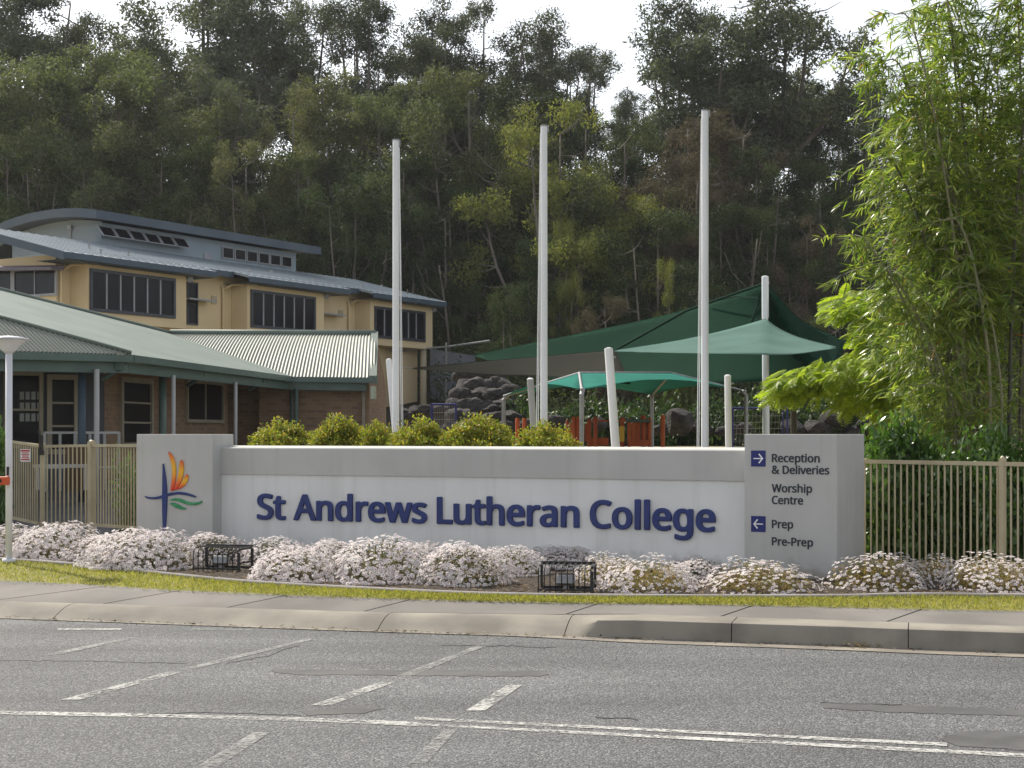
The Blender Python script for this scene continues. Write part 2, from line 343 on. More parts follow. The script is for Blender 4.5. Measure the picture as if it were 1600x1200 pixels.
KX = sorted(list(XS) + [j + d for j in KJ for d in (-.0035, .0035)])
rows = []
for x in KX:
    y = at_x(K, x); u = upright(x); n = Vector((.2575, .966))
    rows.append([(x + n.x * (a[0] * (1 - u) + b[0] * u), y + n.y * (a[0] * (1 - u) + b[0] * u), (a[1] * (1 - u) + b[1] * u) * hk(x) / .158) for a, b in zip(lay, upr)])
run = []
for i, x in enumerate(KX):
    run.append(rows[i])
    if i == len(KX) - 1 or any(abs((x + KX[i + 1]) / 2 - j) < .0036 for j in KJ):
        if len(run) > 1: kb.grid(run)
        run = []
ko = struct('kerb', kb, M['kerb']); autosmooth(ko, 32)
gt.grid([[(x, at_x(K, x) - (.05 + .17 * float(sstep(-.2, 1.2, x))), .006), (x, at_x(K, x) + .01, .010)] for x in XS])
struct('gutter', gt, M['gutter'])
# joints of the kerb (narrow dark gaps) are cut into the path slabs below; footpath in separate bays
def front(x): return at_x(K, x) + .455 * .966
pj = [(0, 935, 150, 922), (150, 948, 270, 928), (345, 955, 440, 936), (562, 962, 640, 939), (888, 972, 935, 943), (1141, 977, 1175, 946), (1410, 985, 1438, 951)]
J = [(-30, -29), (-9.5, -8.0)]
for a, b, c, d in pj: J.append((G(a, b, hk(G(a, b, .14).x)).x, G(c, d, .2).x))
J += [(5.6, 6.2), (7.5, 8.1), (29, 30)]
fp = MB(); gap = .012
for (f0, b0), (f1, b1) in zip(J, J[1:]):
    n = 14; top = []
    for i in range(n + 1):
        t = i / n; xf = f0 + gap + (f1 - f0 - 2 * gap) * t; xb = b0 + gap + (b1 - b0 - 2 * gap) * t
        top.append((Vector((xf, front(xf), hk(xf))), Vector((xb, at_x(PB, xb), .20))))
    fp.grid([[a, a.lerp(b, .5), b] for a, b in top])
    for k in (0, n):
        a, b = top[k]; fp.add([a, b, b - Vector((0, 0, .06)), a - Vector((0, 0, .06))], [(0, 1, 2, 3) if k else (3, 2, 1, 0)])
struct('footpath', fp, M['concrete'])
fb = MB(); fb.grid([[(x, at_x(K, x) + .012, .0), (x, at_x(K, x) + .20, hk(x) * .6), (x, front(x), hk(x) - .02), (x, at_x(PB, x), .176)] for x in XS]); struct('footpath_base', fb, M['mulch'])
vg = MB(); vg.grid([[(x, at_x(PB, x) + (at_x(EF, x) - at_x(PB, x)) * t, .200 + .015 * t + .012 * math.sin(t * 3.14)) for t in (0, .25, .5, .75, 1)] for x in XS])
struct('verge', vg, M['lawn'])
ed = MB()
ed.grid([[(x, at_x(EF, x), .17), (x, at_x(EF, x) + .008, .245), (x, at_x(EF, x) + .02, .255), (x, at_x(EF, x) + EW - .02, .255), (x, at_x(EF, x) + EW, .235), (x, at_x(EF, x) + EW, .17)] for x in XS])
struct('garden_edging', ed, M['edging'])
bd = MB(); rnd = random.Random(3)
bd.grid([[(x, at_x(EF, x) + EW - .01 + (6.5 * t if t else 0), .222 + (rnd.random() * .03 if 0 < t < 1 else 0)) for t in (0, .04, .08, .13, .2, .3, .5, 1)] for x in XS])
struct('garden_bed', bd, M['mulch'], True)
# courtyard paving behind the left fence, rising to the veranda
cy = MB(); cx = np.linspace(-16, -2.6, 20); cyy = np.linspace(21.6, 46, 30)
cy.grid([[(x, y, max(H(x, y), .222) + .03) for y in cyy] for x in cx]); struct('courtyard_paving', cy, M['paving'], True)
# ------------------------------------------------------------------ road markings and patches
def mark(name, pts, mat, z=.004):
    m = MB(); q = [G(a, b, z) for a, b in pts]; m.add(q, [tuple(range(len(q)))])
    o = struct(name, m, mat); nrm = o.data.polygons[0].normal
    if nrm.z < 0: o.data.flip_normals()
    return o
def stripe(x0, y0, x1, y1, w0, w1, mat, z=.004):
    mark('road_marking', [(x0, y0 - w0), (x1, y1 - w1), (x1, y1 + w1), (x0, y0 + w0)], mat, z)
stripe(648, 1122, 1480, 1163, 1.9, 2.4, M['line_good']); stripe(655, 1131.5, 1620, 1181, 1.9, 3.0, M['line_good'])
stripe(-20, 1113, 205, 1117, 2.6, 2.9, M['line_good']); stripe(205, 1117, 480, 1124, 2.6, 2.9, M['line_worn']); stripe(480, 1124, 655, 1131, 2.8, 3.2, M['line_good'])
def diag(x0, y0, x1, y1, w0, w1, mat): mark('road_marking', [(x0, y0), (x0 + w0, y0), (x1 + w1, y1), (x1, y1)], mat)
diag(95, 1093, 262, 1050, 30, 22, M['line_worn']); diag(262, 1050, 478, 998, 22, 16, M['line_faint'])
diag(484, 1102, 592, 1066, 32, 25, M['line_worn']); diag(592, 1066, 760, 1003, 26, 15, M['line_faint'])
diag(728, 1110, 792, 1070, 30, 24, M['line_worn']); diag(300, 1202, 396, 1144, 34, 26, M['line_faint']); diag(640, 1192, 694, 1140, 26, 20, M['line_faint'])
diag(60, 1024, 200, 996, 26, 16, M['line_faint']); stripe(90, 983, 190, 983, 1.3, 1.3, M['line_worn']); stripe(300, 983, 395, 984, 1, 1, M['line_faint'])
def blob(pts, seed, z=.0025):
    rr = random.Random(seed); out = []
    n = len(pts)
    for i in range(n):
        a, b = pts[i], pts[(i + 1) % n]; k = max(2, int(abs(a[0] - b[0]) / 14))
        for j in range(k):
            t = j / k; out.append((a[0] + (b[0] - a[0]) * t + rr.uniform(-2, 2), a[1] + (b[1] - a[1]) * t + rr.uniform(-.9, .9)))
    mark('road_patch', out, M['patch'], z)
blob([(425, 1046), (850, 1048), (858, 1053), (840, 1057), (480, 1054), (430, 1052)], 1)
blob([(1280, 1098), (1400, 1102), (1640, 1110), (1640, 1120), (1400, 1113), (1290, 1106)], 2)
blob([(1470, 1155), (1500, 1143), (1545, 1141), (1640, 1148), (1640, 1174), (1500, 1166)], 3)
blob([(470, 1112), (560, 1104), (600, 1106), (570, 1114), (480, 1118)], 4)

M['bitumen'] = pm('crack_bitumen', (.028, .028, .029), (.045, .044, .043), 9, .6)
def crack(pts, seed, w=.7):
    rr = random.Random(seed); q = []
    for (x0, y0), (x1, y1) in zip(pts, pts[1:]):
        n = max(2, int(abs(x1 - x0) / 9))
        for i in range(n): q.append((x0 + (x1 - x0) * i / n + rr.uniform(-1.5, 1.5), y0 + (y1 - y0) * i / n + rr.uniform(-1, 1)))
    ws = [w * rr.uniform(.35, 1.1) for _ in q]
    mark('road_crack', [(a, b - c) for (a, b), c in zip(q, ws)] + [(a, b + c) for (a, b), c in reversed(list(zip(q, ws)))], M['bitumen'], .003)
crack([(-10, 1031), (170, 1033), (300, 1036)], 1, .6); crack([(352, 1036), (410, 1026), (478, 1004)], 2, .9); crack([(690, 1008), (800, 1009), (880, 1012)], 3, .5); crack([(930, 1121), (985, 1122), (1010, 1125)], 4, 1.0)
crack([(190, 1116), (330, 1112), (480, 1118)], 5, .8); crack([(1280, 1097), (1330, 1099), (1420, 1101)], 6, .8)
# ------------------------------------------------------------------ entrance sign
GL = json.loads('''{"B":{"S":[[147,-27,75,-16,43,-6,19,6,12,19,12,89,15,98,27,107,43,109,103,90,151,79,203,76,247,80,274,92,291,109,301,135,299,167,288,190,267,209,235,225,123,272,91,292,61,318,38,350,25,384,19,428,23,471,34,503,53,532,79,557,111,576,147,590,187,599,231,602,283,599,315,594,355,584,395,570,412,561,417,552,417,544,392,477,379,468,363,466,307,485,271,493,227,496,192,492,170,480,156,463,150,439,154,408,165,387,187,370,221,353,295,323,331,306,367,283,393,260,416,228,427,196,432,153,427,112,416,77,395,46,368,19,335,-1,295,-16,247,-26,199,-29]],"t":[[171,-27,131,-18,99,-1,75,22,57,51,49,77,45,112,45,353,7,355,-9,362,-16,373,-16,408,-14,416,-6,425,49,451,75,535,87,546,99,549,143,549,163,545,173,532,173,492,175,451,275,450,288,445,297,434,297,373,287,359,271,354,179,354,173,353,173,127,179,92,195,75,207,71,219,71,275,79,287,77,295,72,301,60,301,5,298,-4,291,-11,263,-21,215,-29]],"A":[[-10,-20,-25,-10,-28,4,196,581,202,589,210,593,222,596,290,596,302,594,313,587,410,340,540,4,540,-4,534,-13,526,-18,514,-21,438,-21,426,-19,414,-13,346,156,166,156,162,153,96,-13,86,-19,74,-21],[206,263,204,265,254,398,258,399,268,372,308,265,302,262]],"n":[[58,-20,43,-10,39,1,39,430,44,442,54,448,66,451,134,450,149,442,158,426,190,443,222,453,258,458,298,458,354,448,382,436,402,424,423,404,436,387,454,337,460,282,460,120,460,-1,454,-12,443,-19,430,-21,358,-21,346,-18,338,-13,332,-1,332,274,326,317,314,340,294,353,262,357,238,355,222,351,206,343,192,329,178,300,171,271,168,224,166,-7,158,-16,142,-21]],"d":[[190,-27,154,-20,134,-12,99,8,67,37,44,72,28,112,18,161,16,240,22,292,36,338,58,379,80,405,96,419,134,442,178,455,230,459,274,453,298,446,322,435,325,437,325,596,329,619,338,627,350,630,430,630,446,624,454,613,454,-4,446,-14,434,-20,366,-21,354,-18,346,-14,341,-7,338,4,302,-14,270,-24,230,-29],[234,72,214,73,194,81,178,94,166,112,150,161,146,228,156,289,166,315,177,332,190,346,206,354,222,358,242,358,266,354,283,347,297,335,308,318,323,266,326,185,320,138,312,115,302,98,290,86,274,78,258,74]],"r":[[58,-20,45,-13,39,-1,40,436,48,445,62,450,130,451,142,447,150,441,158,418,186,438,218,451,250,458,290,458,330,452,340,448,346,441,348,430,339,364,330,353,318,348,262,353,234,346,204,326,181,294,173,271,168,239,166,-7,158,-16,142,-21]],"e":[[218,-27,186,-22,154,-13,126,0,102,15,66,48,36,98,19,159,15,228,25,295,45,350,78,396,118,428,142,441,170,451,202,457,230,459,266,457,290,453,338,435,360,422,380,405,398,385,414,359,432,315,439,274,440,199,430,185,410,180,148,179,156,141,170,112,194,89,218,78,242,74,290,75,330,83,386,102,398,102,410,98,418,92,421,83,420,14,412,5,398,-2,334,-22,274,-29],[154,278,151,280,154,292,167,321,182,340,198,352,218,358,246,358,266,353,282,341,299,315,306,279]],"w":[[115,-18,104,-12,98,-4,-19,425,-19,437,-12,445,7,452,83,452,99,448,108,440,171,201,175,199,250,437,257,445,271,451,359,451,371,448,378,443,455,199,459,198,471,243,521,434,525,443,535,449,547,452,623,452,642,445,650,434,530,-4,523,-14,503,-20,419,-20,403,-16,394,-9,315,246,232,-9,223,-17,211,-20,127,-20]],"s":[[131,-27,99,-23,67,-15,35,-3,17,8,13,19,13,83,17,95,31,103,47,104,99,84,135,74,171,70,207,72,229,77,244,89,250,106,249,124,242,135,222,150,95,206,67,222,47,238,27,263,16,289,12,324,15,353,24,379,43,405,67,424,95,439,127,450,163,457,203,459,243,457,275,452,311,443,352,428,365,419,368,405,341,344,327,334,311,332,235,355,203,359,175,358,155,353,143,344,138,332,139,318,146,306,163,295,291,240,321,222,343,205,363,179,373,153,377,118,374,86,364,57,346,31,323,10,295,-7,259,-19,219,-27,175,-29]],"L":[[68,-20,55,-13,49,-1,49,575,56,587,76,594,156,593,167,589,175,584,179,572,179,424,179,85,400,85,412,83,423,77,429,68,429,-4,420,-15,404,-21]],"u":[[185,-27,137,-17,97,2,80,17,65,34,45,75,37,109,34,147,34,431,40,442,49,448,61,451,137,451,153,446,162,437,164,141,169,112,179,92,189,82,201,76,221,72,241,72,277,79,301,97,317,127,326,173,328,431,333,442,341,448,353,451,429,451,447,445,456,434,456,-4,447,-15,433,-21,369,-21,349,-15,337,3,305,-14,269,-24,229,-29]],"h":[[58,-20,43,-10,39,1,39,610,48,624,66,630,142,630,154,627,165,618,168,610,169,433,218,451,266,458,302,457,328,453,354,447,378,437,414,413,436,384,453,343,459,294,460,1,453,-13,434,-21,358,-21,342,-16,334,-7,332,274,329,306,320,332,308,346,290,355,262,357,230,354,206,343,188,323,176,294,168,233,166,-7,158,-16,142,-21]],"a":[[143,-27,107,-19,71,-4,46,17,28,40,16,66,9,98,9,135,16,170,30,196,41,211,56,225,83,243,119,259,163,270,215,276,287,280,286,306,281,327,272,344,259,353,239,358,215,359,187,354,111,327,99,327,87,331,78,341,55,399,62,413,83,425,139,445,195,456,255,457,311,448,354,428,380,405,398,376,411,329,414,2,411,-9,403,-16,391,-21,327,-20,310,-12,303,6,299,7,267,-12,235,-23,191,-29],[175,71,153,80,142,98,139,127,148,153,162,167,183,177,219,184,255,187,283,188,286,185,284,144,278,124,269,106,251,88,227,76,199,70]],"C":[[271,-27,243,-23,200,-12,165,2,132,22,88,63,68,92,51,124,37,161,28,199,20,286,27,367,49,437,63,466,87,500,114,529,139,549,167,566,203,582,239,593,271,598,323,602,383,598,439,587,487,570,506,558,511,547,491,500,477,474,467,468,455,465,443,466,383,488,355,494,307,496,267,488,239,475,214,457,192,431,173,396,162,358,156,324,154,286,157,240,163,208,175,170,187,146,207,120,223,106,243,93,271,82,295,78,331,76,371,80,459,99,479,93,488,80,488,14,485,5,475,-3,427,-17,383,-25,323,-29]],"o":[[210,-27,158,-15,118,4,84,31,55,66,34,106,21,153,15,205,19,269,29,315,47,355,72,390,105,419,135,437,178,451,226,458,277,457,322,447,365,428,400,402,430,367,450,329,465,283,470,234,467,164,456,115,438,75,413,40,386,15,350,-7,306,-22,254,-29],[242,72,218,74,201,80,184,92,170,109,153,153,146,216,153,280,162,306,173,327,186,341,202,350,218,355,242,357,266,355,283,350,298,340,314,324,324,306,333,280,340,216,333,153,325,127,314,106,302,92,285,80,266,74]],"l":[[58,-20,45,-13,39,-1,39,613,48,624,62,630,146,630,162,622,168,610,168,-1,161,-13,146,-20]],"g":[[182,-211,110,-200,74,-188,54,-177,49,-165,49,-98,53,-90,66,-81,82,-79,130,-98,174,-108,234,-113,266,-109,293,-95,311,-75,323,-46,326,-6,290,-19,258,-26,222,-29,174,-25,134,-12,111,0,81,23,55,55,42,78,27,119,18,162,15,215,18,264,27,310,43,351,62,383,82,406,114,431,150,448,194,457,234,458,270,454,304,443,338,425,346,443,354,448,366,451,434,450,447,443,454,432,454,-23,448,-66,437,-104,424,-130,402,-157,379,-177,346,-194,314,-204,270,-212,230,-213],[214,72,194,80,179,93,167,110,157,133,147,194,149,261,162,307,173,327,186,342,199,351,214,356,230,357,254,356,274,350,292,339,304,325,315,301,326,241,325,157,313,113,302,96,290,85,274,77,258,73,234,71]]},"M":{"R":[[70,-17,57,-11,52,0,52,573,58,584,66,589,78,591,238,591,290,588,334,580,365,570,390,559,414,543,438,519,452,496,464,462,470,424,469,388,463,354,451,327,430,296,402,272,363,249,511,6,512,-3,507,-11,498,-16,486,-18,402,-18,386,-14,378,-6,246,218,182,219,176,216,175,-6,167,-14,154,-18],[178,316,176,490,182,492,230,492,270,490,298,483,317,474,335,451,343,415,340,374,324,343,306,329,278,319,250,316]],"e":[[224,-25,168,-14,140,-4,116,9,79,39,60,61,45,86,25,144,18,211,24,280,43,338,57,363,75,388,95,407,116,423,160,444,188,452,216,455,248,455,280,452,308,445,332,435,356,421,376,405,394,385,409,363,425,327,436,274,437,200,430,189,412,183,145,183,152,143,164,117,184,93,212,77,244,71,296,73,332,80,380,98,392,100,408,96,417,86,418,20,415,11,408,6,368,-10,324,-20,276,-25],[148,277,155,302,165,324,181,344,196,354,216,361,244,362,264,357,284,344,296,327,304,310,310,283,308,275]],"c":[[216,-25,164,-15,136,-5,112,7,77,36,45,81,28,125,18,194,22,269,35,322,61,371,91,405,128,430,153,441,184,449,228,455,264,455,300,451,340,442,372,430,383,421,384,413,376,390,361,349,351,341,332,338,288,351,260,357,220,356,200,350,182,338,168,322,156,299,145,250,145,178,156,130,167,108,180,92,202,78,232,71,284,75,348,96,368,92,377,81,377,14,368,2,336,-12,300,-21,260,-26]],"p":[[60,-210,48,-204,42,-192,44,436,52,444,64,448,132,447,148,439,156,422,184,438,216,450,252,455,292,455,320,451,356,440,396,417,423,392,446,359,462,317,472,270,475,215,472,162,462,115,445,73,423,40,396,13,369,-4,332,-18,288,-25,244,-25,208,-17,168,0,165,-1,163,-198,156,-206,144,-210],[240,70,220,75,204,84,189,101,179,120,166,181,167,264,179,314,199,342,212,351,228,357,252,360,276,359,296,353,311,342,324,326,335,306,348,251,348,181,335,126,325,107,312,90,296,77,280,71,260,69]],"t":[[177,-25,141,-18,106,-2,80,20,62,47,53,75,48,111,48,355,45,357,1,359,-9,366,-13,377,-13,410,-9,418,52,449,77,532,85,542,105,546,149,546,161,542,170,532,170,496,171,449,273,448,289,441,295,430,295,374,285,361,269,357,173,357,170,355,170,128,176,92,185,79,197,70,209,68,225,68,273,77,285,74,293,69,298,58,297,0,285,-11,253,-21,213,-26]],"i":[[59,-17,47,-10,42,0,42,432,51,443,63,447,147,447,160,440,165,429,164,-3,159,-12,143,-18],[91,484,63,495,45,512,37,534,39,565,48,584,67,600,91,608,119,608,144,598,162,582,170,559,169,529,159,507,142,493,119,484]],"o":[[216,-25,172,-17,128,2,94,25,64,58,41,97,26,142,19,189,20,252,28,299,43,341,67,380,96,409,133,432,176,448,224,455,268,455,320,445,361,427,399,399,425,369,447,330,462,283,467,233,466,175,457,128,440,86,418,50,387,20,352,-2,312,-17,268,-25],[228,69,208,74,188,85,171,103,160,122,150,150,145,180,145,250,154,294,164,317,176,335,192,348,208,356,228,360,252,360,276,356,295,346,310,333,324,313,333,291,340,261,342,191,331,133,321,111,308,94,292,81,273,72,252,69]],"n":[[60,-17,48,-11,42,0,42,429,45,438,56,446,68,448,132,447,146,440,156,421,186,438,220,449,256,455,296,455,352,445,372,438,401,421,421,402,433,385,451,338,457,280,457,116,457,0,452,-10,441,-17,428,-18,356,-18,340,-11,335,0,335,274,329,318,315,343,296,356,264,360,224,355,204,346,189,330,175,299,168,271,165,224,163,-6,156,-13,144,-18]],"&":[[195,-25,163,-20,127,-11,102,0,79,15,56,36,41,56,30,78,20,111,18,172,23,200,34,227,47,250,71,276,132,322,95,371,75,418,71,468,82,515,99,543,122,565,151,582,183,592,219,598,267,598,303,592,339,578,366,560,384,540,398,515,406,488,409,457,403,418,394,394,373,363,344,335,303,305,419,194,437,236,454,291,461,299,479,304,551,304,563,302,574,294,576,286,573,272,548,197,526,153,500,114,607,10,611,3,610,-5,603,-14,591,-18,483,-17,469,-11,419,38,368,6,315,-14,259,-25],[203,75,174,86,153,108,143,142,145,175,151,194,163,211,179,227,203,245,207,244,235,216,341,111,307,90,275,78,239,73],[231,377,212,399,199,422,192,443,192,468,199,485,213,499,231,505,251,505,267,499,280,485,286,468,286,446,280,427,270,410]],"D":[[70,-17,57,-11,52,0,52,570,55,582,66,589,78,591,254,591,302,588,342,582,383,570,422,554,458,531,494,498,527,451,549,399,560,338,562,269,553,199,534,141,506,94,479,64,446,37,398,11,354,-4,310,-13,262,-17],[178,80,176,490,178,493,246,493,298,488,326,481,346,473,378,451,398,429,416,396,428,357,433,324,434,288,431,238,420,194,405,161,391,141,369,119,350,106,318,92,278,83,254,81]],"l":[[60,-17,48,-11,42,0,42,612,51,623,64,627,148,626,160,620,165,609,164,-3,156,-13,144,-18]],"v":[[156,-17,144,-12,138,-6,-25,424,-25,435,-16,444,0,448,80,448,97,440,204,148,213,174,311,440,328,448,412,448,429,440,433,426,268,-6,260,-14,248,-18]],"r":[[60,-17,48,-11,42,0,43,435,51,443,64,448,132,447,143,443,149,438,156,412,184,433,216,448,248,455,284,455,328,450,343,440,345,432,336,366,328,355,316,351,264,356,248,354,232,349,216,340,201,327,178,294,169,266,165,238,163,-6,156,-13,144,-18]],"s":[[141,-25,105,-21,73,-13,41,-2,21,9,16,20,16,83,19,92,29,99,45,101,97,82,137,71,173,67,209,69,231,75,245,86,253,103,252,125,243,139,223,153,97,208,69,224,49,241,30,263,19,288,15,322,18,352,28,380,44,402,68,421,93,435,129,448,161,453,201,456,233,455,265,451,301,443,341,430,361,418,364,405,338,344,329,338,313,335,233,359,205,362,173,360,153,355,141,346,135,333,136,316,143,305,158,294,289,237,321,219,341,202,360,178,370,153,374,119,371,86,361,58,345,34,321,12,297,-2,268,-14,229,-22,189,-26]],"W":[[154,-17,142,-12,135,-3,-16,568,-16,576,-10,584,6,590,86,591,100,587,109,579,202,218,308,579,317,587,330,590,410,591,423,587,433,576,542,216,554,258,636,579,645,587,658,590,738,591,754,585,761,576,609,-3,602,-13,586,-18,510,-18,494,-14,486,-6,374,370,370,375,259,-6,251,-14,238,-18]],"h":[[60,-17,48,-11,42,0,42,609,48,621,64,627,140,627,152,625,162,618,165,609,165,429,168,428,194,440,220,449,268,455,328,450,352,444,376,435,396,424,412,410,437,377,452,332,456,288,457,0,451,-11,444,-15,432,-18,360,-18,344,-14,336,-6,335,274,332,307,323,332,309,349,288,358,264,360,228,356,205,346,185,324,174,296,165,235,163,-6,156,-13,144,-18]],"C":[[281,-25,245,-21,205,-11,181,-2,149,15,104,50,80,78,62,108,46,144,35,180,23,263,28,352,47,424,64,460,81,487,107,518,129,538,153,554,190,574,221,585,253,592,305,598,361,597,417,589,469,574,500,560,507,551,507,543,489,504,475,477,468,471,457,468,441,470,381,492,349,498,305,498,265,490,233,475,208,454,186,427,170,396,159,360,153,324,151,286,154,238,159,208,172,169,189,138,206,117,241,91,261,82,293,75,325,73,365,76,401,82,457,96,476,92,485,81,485,14,482,6,474,0,433,-13,389,-21,337,-26]],"P":[[70,-17,57,-11,52,0,53,579,62,587,78,591,262,590,310,584,338,578,378,563,398,551,426,528,440,510,457,479,467,446,470,404,469,377,461,341,447,307,429,282,407,260,379,241,346,225,310,214,278,209,234,205,178,205,175,-6,167,-14,154,-18],[178,303,178,493,238,492,266,490,294,483,314,472,327,460,335,446,343,413,340,368,326,338,306,321,274,309,234,304]],"-":[[24,167,12,173,6,184,6,247,10,256,18,261,32,264,232,264,245,258,252,247,252,181,248,174,240,168,224,166]]}}''')
ADV = {'a': 450, 'd': 493, 'h': 496, 'u': 496, 'l': 207, 'i': 207, 'p': 493, 'n': 496, 'L': 420, '-': 258, 'D': 585, 'R': 499, 'w': 630, 'v': 407, 's': 384, 'P': 485, 't': 289, 'e': 452, 'r': 331, 'o': 485, '&': 587, 'S': 440, 'c': 385, 'C': 507, 'W': 746, 'A': 512, 'g': 493, ' ': 230}
def poly_curve(loops, ext, bev, res=2):
    c = bpy.data.curves.new('outline', 'CURVE'); c.dimensions = '2D'; c.fill_mode = 'BOTH'; c.extrude = ext; c.bevel_depth = bev; c.bevel_resolution = res; c.offset = -bev
    for l in loops:
        s = c.splines.new('POLY'); s.points.add(len(l) - 1)
        for p, q in zip(s.points, l): p.co = (q[0], q[1], 0, 1)
        s.use_cyclic_u = True
    return c
def curve_mesh(name, c, mats, Mx):
    o = bpy.data.objects.new('tmp', c); COL.objects.link(o); dg = bpy.context.evaluated_depsgraph_get(); dg.update()
    me = bpy.data.meshes.new_from_object(o.evaluated_get(dg)); bpy.data.objects.remove(o); bpy.data.curves.remove(c)
    me.name = name; me.transform(Mx)
    me.materials.clear()
    for m in mats if isinstance(mats, (list, tuple)) else [mats]: me.materials.append(m)
    return me
STAND = Matrix(((1, 0, 0, 0), (0, 0, -1, 0), (0, 1, 0, 0), (0, 0, 0, 1)))   # x,y,z of a flat outline -> x, -y out of the wall, z up
# curved wall line: from A to B, heading turns 20 -> 30 degrees
A2 = Vector((-3.56, 18.85)); B2 = Vector((2.50, 16.02))
ch = B2 - A2; L_ch = ch.length; hd = math.atan2(-ch.y, ch.x); turn = R(10); Rad = L_ch / (2 * math.sin(turn / 2)); LARC = Rad * turn
nin = Vector((-math.sin(hd), -math.cos(hd)))              # towards the road: centre of the arc (concave side)
CEN = (A2 + B2) / 2 + nin * Rad * math.cos(turn / 2)
def arc(s, out=0.0):
    f = s / LARC; th = hd - turn / 2 + turn * f           # heading (clockwise from +X)
    d = Vector((math.cos(th), -math.sin(th))); n = Vector((-math.sin(th), -math.cos(th)))
    p = CEN - n * Rad
    return p + n * out, th, n
def arc_s(px, out=0.0):
    lo, hi = -1.0, LARC + 1
    for _ in range(40):
        m = (lo + hi) / 2; p = arc(m, out)[0]
        if p.x / p.y < (px - CX) / F: lo = m
        else: hi = m
    return lo
sg = thing('entrance_sign', 'long concave grey and white entrance sign wall with raised blue lettering between two pillars', 'sign', (arc(LARC / 2)[0].x, arc(LARC / 2)[0].y, .22))
SGL = sg.location
ns = 40; wl = MB(); bnd = MB()
def sweep(mb, prof, s0, s1):
    rows = []
    for i in range(ns + 1):
        s = s0 + (s1 - s0) * i / ns
        rows.append([(*arc(s, o)[0], z) for o, z in prof])
    mb.grid(rows)
    n = len(prof); mb.add(rows[0], [tuple(range(n))]); mb.add(rows[-1], [tuple(range(n - 1, -1, -1))])
ZB, ZT = 1.207, 1.533
sweep(wl, [(0, .10), (0, ZB), (-.36, ZB), (-.36, .10)], -.1, LARC + .05)
wo = part('wall', wl, M['render_white'], sg)
sweep(bnd, [(.022, ZB + .001), (.022, ZT - .012), (.012, ZT), (-.40, ZT + .022), (-.40, ZB + .001), (.022, ZB + .001)], -.1, LARC + .05)
part('capping_band', bnd, M['render'], sg)
def pillar(frx, fry, th, w, e, label):                    # front right corner, heading, front width, depth
    d = Vector((math.cos(th), -math.sin(th), 0)); b = Vector((math.sin(th), math.cos(th), 0)); o = Vector((frx, fry, .05))
    m = MB(); m.prism([o, o - d * w, o - d * w + b * e, o + b * e], (0, 0, EYE - .003 - .05))
    return bevel(part('pillar', m, M['render'], sg, label=label), .008, 2)
TR = R(27.5); TL = R(16)
YR = F * 1.48 / 230; XR = (1308 - CX) / F * YR
pillar(XR, YR, TR, .975, 1.06, 'grey pillar with direction lettering')
YL = 18.62; XL = (332 - CX) / F * YL
pillar(XL, YL, TL, 1.03, .57, 'grey pillar with coloured cross emblem')
class Wall:                                               # a vertical plane through o with direction d
    def __init__(s, o, th): s.o = Vector(o); s.th = th; s.d = Vector((math.cos(th), -math.sin(th))); s.n = Vector((-math.sin(th), -math.cos(th)))
    def hit(s, px, py):
        t = (px - CX) / F                                  # (o + d u).x = t (o + d u).y
        u = (t * s.o.y - s.o.x) / (s.d.x - t * s.d.y); Y = s.o.y + s.d.y * u
        return u, EYE - (py - HY) / F * Y
    def pt(s, u, z, out=0.0): return Vector((s.o.x + s.d.x * u + s.n.x * out, s.o.y + s.d.y * u + s.n.y * out, z))
    def mat(s, u, z, out=0.0): return Matrix.Translation(s.pt(u, z, out)) @ Matrix.Rotation(-s.th, 4, 'Z') @ STAND
# main lettering
SZ = .313 / 614
def sheet_letter(name, ch, st, sx, sy, ext, bev, mat, Mx, parent):
    c = poly_curve([[(l[i] * sx, l[i + 1] * sy) for i in range(0, len(l), 2)] for l in GL[st][ch]], ext, bev)
    me = curve_mesh(name, c, mat, Matrix.Translation(-SGL) @ Mx)
    return link(name, me, parent)
for wd, p0, p1 in (('St', 401, 445.5), ('Andrews', 458, 666.5), ('Lutheran', 682, 904.5), ('College', 921, 1117.5)):
    s0, s1 = arc_s(p0, .03), arc_s(p1, .03)
    xs_ = []; x = 0
    for c in wd: xs_.append(x); x += ADV[c]
    lft = min(min(l[0::2]) for l in GL['B'][wd[0]]); rgt = xs_[-1] + max(max(l[0::2]) for l in GL['B'][wd[-1]])
    k = (s1 - s0) / (rgt - lft)
    for c, xo in zip(wd, xs_):
        gw = max(max(l[0::2]) for l in GL['B'][c]) / 2
        sc_ = s0 + (xo + gw - lft) * k
        p, th, n = arc(sc_, .018)
        Mx = Matrix.Translation((p.x, p.y, .672)) @ Matrix.Rotation(-th, 4, 'Z') @ STAND @ Matrix.Translation((-gw * k, 0, 0))
        sheet_letter('letter', c, 'B', k, SZ, .009, .008, M['blue_letter'], Mx, sg)
